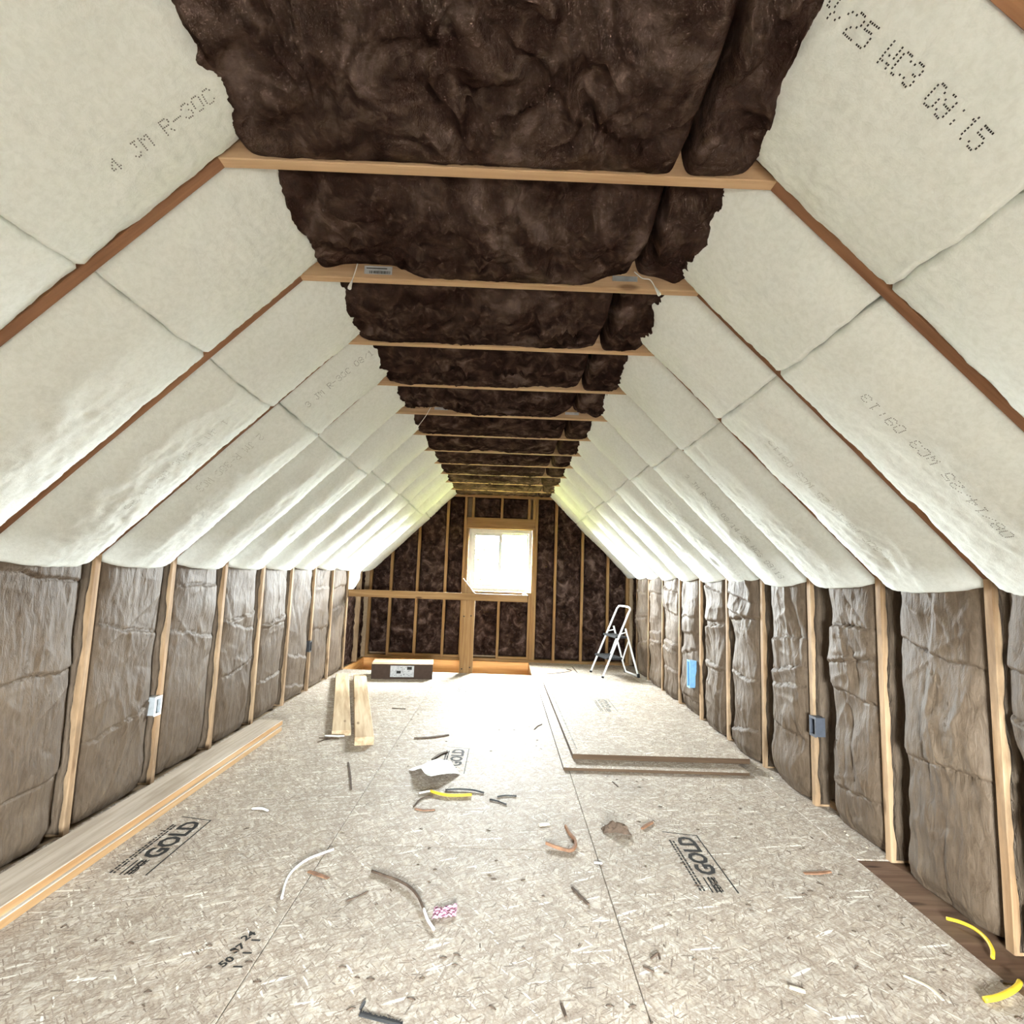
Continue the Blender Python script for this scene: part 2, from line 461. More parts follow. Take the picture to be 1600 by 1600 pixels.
# ------------------------------------------------------------------ floor
floor = root('floor', (0, 3.5, 0), 'structure')
def sheet(x0, x1, y0, y1, m=M_OSB, z=0.0, name='floor_panel'):
    g = 0.0016; c = 0.002
    V = [(x0 + g, y0 + g, z - .018), (x1 - g, y0 + g, z - .018), (x1 - g, y1 - g, z - .018), (x0 + g, y1 - g, z - .018),
         (x0 + g, y0 + g, z - c), (x1 - g, y0 + g, z - c), (x1 - g, y1 - g, z - c), (x0 + g, y1 - g, z - c),
         (x0 + g + c, y0 + g + c, z), (x1 - g - c, y0 + g + c, z), (x1 - g - c, y1 - g - c, z), (x0 + g + c, y1 - g - c, z)]
    F = [(0, 3, 2, 1), (8, 9, 10, 11)]
    for k in (0, 4):
        for i in range(4):
            j = (i + 1) % 4; F.append((k + i, k + j, k + j + 4, k + i + 4))
    return obj(name, V, F, m, floor)
SY = 6.965                                        # near edge of the stair opening
for x0, x1, ys in ((-1.995, -0.757, (-1.7, 1.435, 3.873, 6.311, SY)), (-0.757, 0.467, (-1.7, 0.215, 2.655, 5.095, SY)),
                   (0.467, 1.687, (-1.7, 1.43, 3.87, 6.31, 7.95))):
    for a, b in zip(ys[:-1], ys[1:]): sheet(x0, x1, a, b)
sheet(0.385, 0.467, SY, 7.95)
sheet(1.687, 1.93, 2.66, 5.1); sheet(1.687, 1.93, 5.1, 7.95)
sheet(1.687, 1.93, -1.7, 2.66, M_SOLE, -0.004, 'edge_board')
obj('subfloor', *join([box_vf(-2.2, 2.1, -1.85, SY, -0.30, -0.022), box_vf(0.385, 2.1, SY, 8.2, -0.30, -0.022), box_vf(-2.2, -1.995, SY, 8.2, -0.30, -0.022)]), M_SHEATH, floor)

# stair opening: rim boards round the hole and a boxed-in well
st = root('trim_1', (-0.8, 7.4, -0.3), 'structure')
board('rim_board', (XL - 0.02, 7.95, -0.145), (0.385, 7.95, -0.145), (0, 1, 0), 0.28, 0.038, M_RIM, st)
board('rim_board', (XL - 0.018, SY, -0.145), (XL - 0.018, 7.93, -0.145), (1, 0, 0), 0.28, 0.038, M_RIM, st)
board('rim_board', (0.404, SY, -0.145), (0.404, 7.93, -0.145), (1, 0, 0), 0.28, 0.038, M_RIM, st)
obj('stair_well', *join([box_vf(-2.05, 0.5, 6.9, 8.1, -2.5, -2.45), box_vf(-2.05, -1.99, 6.9, 8.1, -2.45, -0.3), box_vf(0.42, 0.48, 6.9, 8.1, -2.45, -0.3),
                         box_vf(-1.99, 0.42, 6.86, 6.92, -2.45, -0.3), box_vf(-1.99, 0.42, 7.98, 8.04, -2.45, -0.3)]), M_DRY, st)

# printed grade stamps on the boards
def text_mesh(s, size, bold=0.0):
    cu = bpy.data.curves.new('print', 'FONT'); cu.body = s; cu.size = size; cu.offset = bold; cu.resolution_u = 2
    o = bpy.data.objects.new('print', cu)
    me = bpy.data.meshes.new_from_object(o)
    V = np.array([v.co[:] for v in me.vertices]); F = [tuple(p.vertices) for p in me.polygons]
    bpy.data.objects.remove(o); bpy.data.meshes.remove(me)
    return V, F
def stamp(x1, y0, z, m, w=0.165, l=0.49, words=True):
    """frame corner at far right; letters read away from the camera with their tops to the left"""
    parts = []
    t = 0.0008
    parts.append(box_vf(x1 - 0.006, x1, y0, y0 + l, z, z + t))
    parts.append(([(x1 - w, y0 + l + 0.025, z), (x1 - w, y0 + l + 0.032, z), (x1, y0 + l, z), (x1, y0 + l - 0.007, z)], [(0, 3, 2, 1)]))
    V, F = text_mesh('GOLD', 0.115, 0.004)
    lx = V[:, 0].max()
    V2 = np.stack([x1 - 0.035 - V[:, 1], y0 + 0.13 + V[:, 0] * 0.34 / lx, np.full(len(V), z + t)], 1)
    parts.append((V2, F))
    V, F = text_mesh('EDGE', 0.04, 0.001)
    V2 = np.stack([x1 - 0.06 - V[:, 1], y0 + 0.005 + V[:, 0] * 0.11 / V[:, 0].max(), np.full(len(V), z + t)], 1)
    parts.append((V2, F))
    r = random.Random(int(y0 * 100))
    for row, xo in enumerate((0.135, 0.15)):           # two illegible small lines
        y = y0 + 0.01
        while y < y0 + l - 0.06:
            d = r.uniform(0.006, 0.022)
            parts.append(box_vf(x1 - xo - 0.0085, x1 - xo, y, y + d, z, z + t)); y += d + r.uniform(0.004, 0.012)
    for row in range(3):
        parts.append(box_vf(x1 - 0.075 - row * 0.018, x1 - 0.069 - row * 0.018, y0 - 0.0, y0 + 0.11, z, z + t))
    V, F = join(parts)
    return V, F
for x1, y0 in ((-1.407, 2.357), (1.006, 2.356), (-0.209, 3.57)):
    obj('grade_stamp', *stamp(x1, y0, 0.0004, M_INK), M_INK, floor)
obj('grade_stamp', *stamp(-0.30, 5.86, 0.0004, M_GREYINK), M_GREYINK, floor)
parts = []
for i, s in enumerate(('50', '37', '24')):              # measuring marks beside the seam
    V, F = text_mesh(s, 0.045, 0.0015)
    a = math.radians(62)
    R = np.array([[math.cos(a), -math.sin(a)], [math.sin(a), math.cos(a)]])
    q = (V[:, :2] * np.array([1.0, 0.9])) @ R.T
    parts.append((np.stack([-0.845 + q[:, 0] + 0.006 * i, 1.865 + 0.062 * i + q[:, 1], np.full(len(V), 0.0008)], 1), F))
    parts.append(box_vf(-0.815, -0.785, 1.868 + 0.062 * i, 1.874 + 0.062 * i, 0.0004, 0.0010))
obj('ruler_print', *join(parts), M_INK, floor)

# ------------------------------------------------------------------ sloped ceilings: rafters and white batts
def slope_frame(side):
    if side < 0: return np.array([XL, 0, ZKL]), np.array([R2, 0, R2]), np.array([R2, 0, -R2])
    return np.array([XR, 0, ZKR]), np.array([-R2, 0, R2]), np.array([-R2, 0, -R2])
SLOPES = {}
BATT = {}
SEAM = {-1: 1.10, 1: 1.10}
def path(side, s):
    """centre line of a batt: follows the rafters above the knee wall and hangs straight down below it"""
    o, e, n = slope_frame(side)
    ss = np.linspace(-0.7, 2.0, 800)
    th = np.radians(45 + 45 * (1 - sstep(-0.16, 0.02, ss)))
    dx = np.cos(th) * (1 if side < 0 else -1); dz = np.sin(th)
    d = ss[1] - ss[0]
    x = np.cumsum(dx) * d; z = np.cumsum(dz) * d
    i0 = np.argmin(np.abs(ss - 0.02)); p0 = o + e * 0.02
    x = x - x[i0] + p0[0]; z = z - z[i0] + p0[2]
    xs = np.interp(s, ss, x); zs = np.interp(s, ss, z); t = np.interp(s, ss, th)
    nx = np.sin(t) * (1 if side < 0 else -1); nz = -np.cos(t)
    return xs, zs, nx, nz
def slope_batt(side, i, row, s0, s1, nu, nv, seed, ya=None, yb=None):
    ya = YJ(i) + 0.020 if ya is None else ya; yb = YJ(i + 1) - 0.020 if yb is None else yb
    u = np.linspace(0, 1, nu); u = 0.5 - 0.5 * np.cos(np.pi * u) * (0.55 + 0.45 * np.abs(np.cos(np.pi * u)) ** 0.5)
    v = np.linspace(0, 1, nv); v = v + 0.0
    U, T = np.meshgrid(u, v, indexing='ij')
    y = ya + U * (yb - ya)
    s0 = s0(y) if callable(s0) else s0
    Sx = s0 + T * (s1 - s0)
    fy, fs = y * 1.0, Sx
    B = 0.108 + 0.014 * pn(fs * 0.9, seed * 3.1 + 0 * fs, seed)
    prof = np.clip(1 - np.abs(2 * U - 1) ** 2.3, 0, 1) ** 0.55
    h = -0.026 + B * prof + prof * (0.009 * fbm(fy * 2.6, fs * 1.8, 2, seed) + 0.0050 * fbm(fy * 6, fs * 4.5, 3, seed + 41) + 0.0022 * fbm(fy * 16, fs * 11, 3, seed + 4))
    edgy = np.maximum(np.abs(2 * U - 1) ** 3, sstep(0.75, 1.0, T) if row != 'low' else 0 * T)
    h += prof * edgy * 0.008 * fbm(fy * 11, fs * 9, 3, seed + 6)
    rough = 0.35 + 0.65 * sstep(0.55, 0.95, U)
    h += prof * 0.0060 * rough * fbm(fy * 38, fs * 30, 2, seed + 9)
    # sparse dents
    dent = sstep(0.55, 0.9, pn(fy * 7, fs * 6, seed + 31)); h -= 0.010 * dent * prof
    # compressed ends
    d0 = (Sx - s0); d1 = (s1 - Sx)
    wob0 = 0.012 * fbm(fy * 9, fs * 0 + seed, 3, seed + 2); wob1 = 0.012 * fbm(fy * 9, fs * 0 + seed, 3, seed + 5)
    if row == 'low' or row == 'all':
        h -= 0.050 * (1 - sstep(0, 0.06, d0)) ** 2
    else:
        h -= 0.016 * (1 - sstep(-0.002, 0.013, d0))
        h += 0.004 * np.exp(-d0 / 0.06)
    if row == 'low':
        h -= 0.014 * (1 - sstep(-0.002, 0.012, d1))
    else:
        edge = np.exp(-d1 / 0.05)
        h += edge * prof * 0.006 * fbm(fy * 26, fs * 22, 3, seed + 12) - 0.02 * np.exp(-d1 / 0.02)
    Sj = Sx + np.where(T < 0.5, wob0 * np.exp(-d0 / 0.08) * (0.6 if row == 'up' else 0.5), wob1 * np.exp(-d1 / 0.08) * (0.6 if row == 'low' else 0.7))
    if row != 'low':
        Sj = Sj + np.exp(-d1 / 0.03) * 0.006 * fbm(fy * 55, fs * 0 + 3, 2, seed + 14)
    # soft flap over the rafter on both edges
    out = np.clip(h + 0.02, 0, 0.05)
    rag = 0.006 + 0.010 * np.clip(fbm(fs * 6, 0 * fs + seed, 3, seed + 17), -0.4, 1)
    y = y + np.where(U > 0.5, 1, -0.25) * np.abs(2 * U - 1) ** 6 * np.clip(out / 0.02, 0, 1) * rag
    xs, zs, nx, nz = path(side, Sj)
    P = np.stack([xs + nx * h, y, zs + nz * h], -1)
    o, e, n = slope_frame(side)
    ob = grid('white_batt', P, M_WOOL, SLOPES[side], skirt=-n * 0.13)
    BATT[(side, i, row)] = (P, ya, yb, s0, s1, ob)
    return ob
for side, nm in ((-1, 'left'), (1, 'right')):
    o, e, n = slope_frame(side)
    sl = root('ceiling_slope_' + nm, tuple(o + e * 0.5 + np.array([0, 3.5, 0])), 'structure')
    SLOPES[side] = sl
    for i in range(-4, 12):
        y = YJ(i)
        a = o + e * -0.12 - n * 0.117 + np.array([0, y, 0]); b = o + e * 1.86 - n * 0.117 + np.array([0, y, 0])
        if i < -3: continue
        board('rafter', a, b, (0, 1, 0), 0.235, 0.038, M_RAFTER, sl, wob=0.001 if i < 5 else 0)
    seam = SEAM[side]
    for i in range(-4, 12):
        yb = None if i < 11 else GY + 0.10
        seed = 40 + i * 2 + (100 if side > 0 else 0)
        near = i <= 1
        if i < -1:
            slope_batt(side, i, 'all', -0.04, 1.735, 9, 16, seed)
            continue
        r = random.Random(seed)
        sm = seam + r.uniform(-0.03, 0.03)
        nu = 64 if i <= 2 else (48 if i <= 5 else 36); nl = 96 if i <= 2 else (80 if i <= 5 else 60)
        s0 = -0.062 + r.uniform(-0.012, 0.008)
        if side < 0 and i >= 10: s0 = lambda y: -0.42 + 0.46 * np.clip((y - 6.95) / 1.0, 0, 1)
        slope_batt(side, i, 'low', s0, sm, nu, nl + 20, seed, yb=yb)
        slope_batt(side, i, 'up', sm + 0.002, 1.735 + r.uniform(-0.012, 0.018), nu, nl, seed + 1, yb=yb)
    # sheathing over the rafters
    q = o - n * 0.245
    a0, b0 = q - e * 0.22, q + e * 2.0
    V = []
    for p in (a0, b0):
        for t in (0, 0.02):
            for y in (RY - 0.12, 8.13): V.append(p - n * t + np.array([0, y, 0]))
    obj('sheathing', V, [(0, 1, 5, 4), (2, 6, 7, 3), (0, 4, 6, 2), (1, 3, 7, 5), (0, 2, 3, 1), (4, 5, 7, 6)], M_SHEATH, sl)

def batt_text(side, i, row, yc, sfrom, direc, tops, s, m, pitch=0.0305):
    P, ya, yb, s0, s1, ob = BATT[(side, i, row)]
    du_ = pitch / 6; dvv = 0.0061
    marks = []
    rr = random.Random(i * 7 + side)
    ugrid = (P[:, P.shape[1] // 2, 1] - ya) / (yb - ya)
    for ci, ch in enumerate(s):
        rows = FONT[ch].split()
        for r_, line in enumerate(rows):
            for c_, bit in enumerate(line):
                if bit != '1' or rr.random() < 0.05: continue
                ss = sfrom + direc * (ci * pitch + c_ * du_)
                yy = yc + tops * (3 - r_) * dvv
                fu = np.interp((yy - ya) / (yb - ya), ugrid, np.linspace(0, 1, len(ugrid)))
                fv = (ss - s0) / (s1 - s0)
                if not (0.01 < fv < 0.985 and 0.01 < fu < 0.99): continue
                marks.append((fu, fv, 0.0019, 0.0017))
    o, e, n = slope_frame(side)
    if marks: quad_marks('printed_text', P, marks, m, ob, 0.0022, n)
batt_text(-1, 0, 'up', 1.19, 1.347, 1, -1, '4 JM R-30C', M_GREYINK)
batt_text(-1, 2, 'low', 2.36, 0.93, -1, 1, '1 JM R-30C 08/14/25', M_FADED)
batt_text(-1, 3, 'up', 2.78, 1.21, 1, -1, '3 JM R-30C 08/1', M_GREYINK)
batt_text(-1, 3, 'low', 2.74, 0.94, -1, 1, '2 JM R-30C WC3', M_FADED)
batt_text(1, 0, 'up', 0.962, 1.69, -1, -1, '14/25 WC3 09:15', M_INK)
batt_text(1, 1, 'low', 1.68, 0.23, 1, 1, ' 08/14/25 WC3 09:13', M_GREYINK, 0.0355)
batt_text(1, 2, 'low', 2.32, 0.17, 1, 1, 'R-30C 08/14/25 WC3 09:13', M_FADED)
batt_text(1, 3, 'low', 3.05, 0.95, -1, -1, '2 JM R-30C 08/14/25 WC3 09:13', M_FADED)
batt_text(1, 4, 'low', 3.40, 0.93, -1, -1, '3 JM R-30C 08/14/25 WC3 09:13', M_GREYINK)
batt_text(1, 5, 'low', 4.02, 0.90, -1, -1, '3 JM R-30C 08/14/25 WC3 09:13', M_FADED)

# ------------------------------------------------------------------ flat ceiling: joists and brown batts
ceil = root('ceiling', (0, 3.5, ZC), 'structure')
JO = {}
for i in range(-3, 12):
    y = YJ(i)
    JO[i] = board('joist', (-0.875, y, ZC + 0.07), (0.755, y, ZC + 0.07), (0, 1, 0), 0.14, 0.038, M_JOIST, ceil, wob=0.0010 if i < 6 else 0)
def brown_ceiling(i, x0, x1, nx, ny, seed, ya=None, yb=None):
    ya = YJ(i) + 0.021 if ya is None else ya; yb = YJ(i + 1) - 0.021 if yb is None else yb
    u = np.linspace(0, 1, nx); v = np.linspace(0, 1, ny)
    U, V = np.meshgrid(u, v, indexing='ij')
    x = x0 + U * (x1 - x0); y = ya + V * (yb - ya)
    wx = x + 0.10 * fbm(x * 4, y * 4, 2, seed); wy = y + 0.10 * fbm(x * 4 + 9, y * 4 + 3, 2, seed + 3)
    h = 0.016 * fbm(wx * 4, wy * 4, 3, seed + 1) + 0.026 * (ridge(wx * 9, wy * 3.2, seed + 6) - 0.6) + 0.014 * (ridge(wx * 18, wy * 8, seed + 8) - 0.6) + 0.006 * (ridge(wx * 40, wy * 26, seed + 9) - 0.6) + 0.0035 * fbm(x * 60, y * 60, 2, seed + 5)
    prof = np.clip(1 - np.abs(2 * V - 1) ** 4, 0, 1) ** 0.6 * np.clip(1 - np.abs(2 * U - 1) ** 14, 0, 1) ** 0.6
    # belly hangs lowest past the middle, toward the far joist
    roll = 0.10 * np.exp(-(x - x0) / (0.022 if x0 < -0.5 else 0.008)) + 0.10 * np.exp(-(x1 - x) / (0.022 if x1 > 0.6 else 0.008))
    sag = 0.060 * sstep(0.0, 0.45, V) + 0.020 * prof - roll
    h = h * (1.35 if i < 5 else 0.8)
    gap = 0.03 * sstep(0.25, 0.6, pn(x * 1.6, seed + 0 * x, seed + 21)) * np.exp(-(1 - V) / 0.12)
    for ii, xc, hw in ((1, -0.58, 0.17), (1, 0.47, 0.15), (4, -0.58, 0.17), (4, 0.47, 0.12)):
        if i == ii: gap = gap + 0.052 * np.exp(-((x - xc) / hw) ** 4) * sstep(0.45, 0.9, V)
    z = ZC + 0.068 - sag - h * (0.08 + 0.92 * prof ** 2) + gap
    P = np.stack([x, y, z], -1)
    return grid('brown_batt', P, M_BROWN, ceil, skirt=(0, 0, 0.10))
for i in range(-4, 12):
    yb = None if i < 11 else GY - 0.005
    if i < 0:
        brown_ceiling(i, -0.82, 0.70, 24, 12, 300 + i, yb=yb); continue
    r = random.Random(i + 5)
    sp = 0.44 + r.uniform(-0.03, 0.04)
    k = 170 if i <= 1 else (110 if i <= 4 else 64)
    ky = 80 if i <= 1 else (56 if i <= 4 else 30)
    brown_ceiling(i, -0.80, sp - 0.004, k, ky, 300 + i * 5, yb=yb)
    brown_ceiling(i, sp + 0.004, 0.68, k // 4 + 6, ky, 500 + i * 5, yb=yb)
box('attic_deck', -1.3, 1.2, RY - 0.1, 8.13, ZC + 0.25, ZC + 0.27, M_SHEATH, ceil)

# labels stuck on the joist sides, facing the camera
def sticker(i, x0, x1, z0, z1, m=M_LABEL, bars=True):
    y = YJ(i) - 0.0205
    o = box('label_sticker', x0, x1, y - 0.0006, y, z0, z1, m, JO[i])
    return o
def fix_child(o, i):
    # the joist parent is rotated, so place its sticker through the inverse of the parent's matrix
    pm = Matrix.Translation(WL[JO[i].name]) @ JO[i].rotation_euler.to_matrix().to_4x4()
    wl = WL[o.name]
    o.matrix_parent_inverse = pm.inverted(); o.location = wl
for i, x0, x1, z0, z1, m in ((2, -0.60, -0.49, ZC + 0.018, ZC + 0.052, M_LABEL), (2, 0.385, 0.485, ZC + 0.030, ZC + 0.052, M_STEEL), (5, -0.56, -0.46, ZC + 0.030, ZC + 0.050, M_LABEL),
                             (5, 0.40, 0.50, ZC + 0.03, ZC + 0.05, M_LABEL)):
    o = sticker(i, x0, x1, z0, z1, m); fix_child(o, i)
    if m is M_LABEL and i == 2:
        y = YJ(i) - 0.0214; pr = []; x = x0 + 0.02; r = random.Random(3)
        while x < x1 - 0.006:
            d = r.uniform(0.001, 0.004); pr.append(box_vf(x, x + d, y - 0.0003, y, z0 + 0.002, z0 + 0.014)); x += d + r.uniform(0.001, 0.003)
        pr.append(box_vf(x0 + 0.008, x1 - 0.02, y - 0.0003, y, z0 + 0.022, z0 + 0.026))
        b_ = obj('barcode', *join(pr), M_INK, JO[i]); fix_child(b_, i)

# ------------------------------------------------------------------ knee walls
WALLS = {}
def knee_wall(side):
    nm = 'left' if side < 0 else 'right'
    X = XL if side < 0 else XR; ZK = ZKL if side < 0 else ZKR
    wl = root('wall_' + nm, (X, 3.5, 0), 'structure'); WALLS[side] = wl
    inx = 1 if side < 0 else -1
    for i in list(range(-3, 12)):
        y = YJ(i)
        board('stud', (X - inx * 0.07, y, 0.0), (X - inx * 0.07, y, ZK + 0.02), (0, 1, 0), 0.14, 0.038, M_STUD, wl, wob=0.0016 if -1 < i < 7 else 0)
    board('bottom_plate', (X - inx * 0.110, RY, 0.019), (X - inx * 0.110, 7.98, 0.019), (0, 0, 1), 0.060, 0.038, M_STUD, wl)
    box('sheathing', *(sorted((X - inx * 0.142, X - inx * 0.165))), RY - 0.1, 8.13, -0.3, ZK + 0.40, M_SHEATH, wl)
    for i in range(-4, 12):
        ya, yb = YJ(i) + 0.020, YJ(i + 1) - 0.020
        if i == 11: yb = GY - 0.002
        seed = 700 + i * 9 + (300 if side > 0 else 0)
        r = random.Random(seed)
        brown = (side < 0 and i >= 10) or (side > 0 and i == 11)
        nu, nv = (12, 16) if i < 0 else ((80, 170) if i < 4 else ((60, 130) if i < 7 else (44, 100)))
        u = np.linspace(0, 1, nu); v = np.linspace(0, 1, nv)
        U, V = np.meshgrid(u, v, indexing='ij')
        z = 0.012 + V * (ZK + 0.03 - 0.012)
        if brown:
            y = ya + U * (yb - ya)
            prof = np.clip(1 - np.abs(2 * U - 1) ** 6, 0, 1) ** 0.6
            wx = y + 0.08 * fbm(y * 5, z * 5, 2, seed); wz = z + 0.08 * fbm(y * 5 + 7, z * 5, 2, seed)
            n = -0.075 + 0.03 * prof + 0.014 * fbm(wx * 7, wz * 7, 3, seed) + 0.010 * (ridge(wx * 11, wz * 8, seed + 2) - 0.6)
            P = np.stack([X + inx * n, y, z], -1)
            grid('brown_batt', P, M_BROWN, wl, skirt=(-inx * 0.06, 0, 0)); continue
        strong = side > 0
        # slack along the near stud: batts on the right wall shrink away from it
        gbase = 0.020 if not strong else {0: 0.03, 1: 0.035, 2: 0.075, 3: 0.13, 4: 0.08, 5: 0.085, 6: 0.075, 7: 0.07}.get(i, 0.06)
        gap2 = np.clip(gbase + (0.045 if strong else 0.012) * fbm(z * 2.1, 0 * z + seed * .37, 3, seed + 3), 0.006, 0.26)
        gap = np.clip(0.006 + 0.008 * fbm(z * 3, 0 * z + 3.3, 3, seed + 5), 0.002, 0.08)
        y = ya + gap + U * (yb - ya - gap - gap2)
        bul = (0.060 if not strong else r.uniform(0.075, 0.10))
        prof = np.clip(1 - np.abs(2 * U - 1) ** (3.2 if strong else 3.6), 0, 1) ** 0.55
        n = -0.062 + bul * prof * (1 + 0.30 * fbm(z * 2.2, y * 1.5, 2, seed + 7))
        n += prof * ((0.012 if strong else 0.006) * fbm(y * 4, z * 4, 2, seed + 17) + 0.0022 * fbm(y * 30, z * 14, 2, seed + 18))
        # straight creases, kinked like crumpled paper
        for c in range(70 if strong else 46):
            vert = r.random() < 0.62
            th = r.gauss(math.pi / 2, 0.22) if vert else r.uniform(0, math.pi)
            L = r.uniform(0.10, 0.42) if vert else r.uniform(0.05, 0.20)
            y0, z0 = r.uniform(ya, yb), r.uniform(0, ZK)
            dx_, dz_ = math.cos(th), math.sin(th)
            along = (y - y0) * dx_ + (z - z0) * dz_; d = (y - y0) * -dz_ + (z - z0) * dx_
            d = d + 0.006 * pn(along * 9, 0 * along + c, seed)
            wdt = r.uniform(0.008, 0.030) * (1.0 if vert else 0.8)
            amp = r.choice([-1, 1, 1]) * wdt * r.uniform(0.15, 0.46) * (1.45 if strong else 1.0)
            win_ = np.clip(1 - (along / L) ** 2, 0, 1)
            n += prof * amp * np.exp(-np.abs(d) / wdt) * win_
        # folds where the paper breaks across the batt
        k = r.randint(3, 5) if strong else r.randint(2, 3)
        zs = sorted(r.uniform(0.12, ZK - 0.1) for _ in range(k))
        if side < 0 and i == 2: zs = [0.28, 0.76, 1.19]
        if side < 0 and i == 3: zs = [0.42, 0.90]
        if side > 0 and i == 1: zs = [0.18, 0.62, 0.80, 0.97]
        if side > 0 and i == 2: zs = [0.55, 1.0]
        if side > 0 and i == 3: zs = [0.22, 0.70, 0.88, 1.05]
        for zf in zs:
            sl_ = r.uniform(-0.12, 0.12)
            d = z - (zf + sl_ * (U - 0.5) + 0.015 * fbm(U * 4, 0 * U + zf * 9, 3, seed + 19))
            A = r.uniform(0.010, 0.020) * (1.3 if strong else 0.9)
            if r.random() < 0.5: n += prof * A * np.where(d < 0, np.exp(d / 0.10), 0.0) - prof * 0.012 * np.exp(-(d / 0.006) ** 2)
            else: n += prof * A * np.where(d > 0, np.exp(-d / 0.14), 0.0) - prof * 0.012 * np.exp(-(d / 0.006) ** 2)
        # diagonal pull wrinkles
        for _ in range(2 if strong else 1):
            c0 = r.uniform(0.2, 1.0); k0 = r.uniform(-1.2, 1.2)
            d = z - (c0 + k0 * (U - 0.5) * 0.55)
            n += prof * 0.006 * np.exp(-np.abs(d) / 0.012) * sstep(0.0, 0.3, pn(U * 3, z * 2, seed + 23) + 0.3)
        n -= 0.02 * (1 - sstep(0, 0.05, V)) + 0.015 * (1 - sstep(0, 0.05, 1 - V))
        # stapling flange folded against the side of the far stud
        vz = z[-1]
        lip = np.clip(-0.020 + 0.012 * fbm(vz * 5, 0 * vz + seed, 3, seed + 27), -0.05, -0.004)
        back = n[-1] - (0.05 if strong else 0.012)
        extra = [(y[-1] + 0.3 * gap2[-1], back), (np.full_like(vz, yb - 0.003), back), (np.full_like(vz, yb - 0.0015), (back + lip) / 2), (np.full_like(vz, yb - 0.001), lip)]
        y = np.concatenate([y] + [q[0][None] for q in extra]); n = np.concatenate([n] + [q[1][None] for q in extra]); z = np.concatenate([z] + [vz[None]] * 4)
        P = np.stack([X + inx * n, y, z], -1)
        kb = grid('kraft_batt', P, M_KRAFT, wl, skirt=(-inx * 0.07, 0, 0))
        if i < 0 or i > 8: continue
        # faint vertical print: a run of blots and a thin broken line
        marks = []
        for c in range(r.randint(2, 3)):
            fu = r.uniform(0.3, 0.7); f0 = r.uniform(0.1, 0.75)
            for q in range(5): marks += [(fu + 0.008 * r.uniform(-1, 1) + 0.008 * e_, f0 + q * 0.020 + r.uniform(-.004, .004), r.uniform(0.002, 0.005), r.uniform(0.002, 0.005)) for e_ in (-1, 0, 1)]
            fu2 = fu + 0.11; f1 = f0 - 0.02
            while f1 < f0 + 0.16:
                marks.append((fu2, f1, 0.0028 * r.uniform(0.5, 1.3), r.uniform(0.002, 0.006))); f1 += r.uniform(0.009, 0.016)
        marks = [q for q in marks if 0.03 < q[1] < 0.97 and 0.08 < q[0] < 0.92]
        quad_marks('printed_text', P, marks, M_KINK, kb, 0.0012, np.array([inx, 0, 0]))
knee_wall(-1); knee_wall(1)

# ------------------------------------------------------------------ gable wall with the window
wb = root('wall_back', (0, GY, 0), 'structure')
def top_at(x): return min(2.385, 3.26 + x + 0.10 if x < 0 else 3.14 - x + 0.10)
def gstud(x, z0, z1, m=M_GABLE): board('stud', (x, GY + 0.07, z0), (x, GY + 0.07, z1), (1, 0, 0), 0.14, 0.038, m, wb)
SX = [-1.952, -1.655, -1.272, -0.868]
for x in SX: gstud(x, 0.038, top_at(x))
for x in (0.737, 1.134, 1.512, 1.80): gstud(x, 0.038, top_at(x))
gstud(-0.610, 0.038, 2.37); gstud(0.447, 0.038, 2.37)
gstud(-0.570, 0.038, 1.905); gstud(0.408, 0.038, 1.905)
gstud(0.369, 0.038, 0.948); gstud(-0.531, 0.038, 0.948); gstud(-0.074, 0.038, 0.948)
for x in (-0.50, -0.075, 0.33, 0.405): gstud(x, 2.068, 2.37)
board('bottom_plate', (XL, GY + 0.065, 0.019), (XR, GY + 0.065, 0.019), (0, 0, 1), 0.15, 0.038, M_GABLE, wb)
for x0, x1 in ((-1.635, -1.291), (-1.253, -0.887), (-0.849, -0.629), (-0.055, 0.35)):
    board('block', (x0, GY + 0.07, 0.054), (x1, GY + 0.07, 0.054), (0, 0, 1), 0.13, 0.030, M_GABLE, wb)
board('top_plate', (-0.95, GY + 0.06, 2.389), (0.84, GY + 0.06, 2.389), (0, 0, 1), 0.15, 0.038, M_GABLE, wb)
board('header', (-0.589, GY + 0.03, 1.987), (0.427, GY + 0.03, 1.987), (0, 1, 0), 0.160, 0.07, M_GABLE, wb)
board('rough_sill', (-0.551, GY + 0.07, 0.967), (0.389, GY + 0.07, 0.967), (0, 0, 1), 0.14, 0.038, M_GABLE, wb)
def gable_batt(x0, x1, z0, z1, seed, rec=0.03):
    nx = max(8, int((x1 - x0) / 0.012)); nz = max(8, int((z1 - z0) / 0.014))
    U, V = np.meshgrid(np.linspace(0, 1, nx), np.linspace(0, 1, nz), indexing='ij')
    x = x0 + U * (x1 - x0); z = z0 + V * (z1 - z0)
    prof = np.clip(1 - np.abs(2 * U - 1) ** 6, 0, 1) ** 0.6 * np.clip(1 - np.abs(2 * V - 1) ** 16, 0, 1) ** 0.5
    wx = x + 0.08 * fbm(x * 5, z * 5, 2, seed); wz = z + 0.08 * fbm(x * 5 + 7, z * 5, 2, seed)
    n = -rec - 0.035 + 0.035 * prof + prof * (0.016 * fbm(wx * 7, wz * 7, 3, seed) + 0.014 * (ridge(wx * 12, wz * 9, seed + 2) - 0.6) + 0.004 * fbm(x * 40, z * 40, 2, seed + 4))
    P = np.stack([x, GY - n, z], -1)
    grid('brown_batt', P, M_BROWN, wb, skirt=(0, 0.06, 0))
e = 0.020
xs = SX + [-0.610]
for k, (a, b) in enumerate(zip(xs[:-1], xs[1:])): gable_batt(a + e, b - e, 0.07, top_at(b), 900 + k * 3)
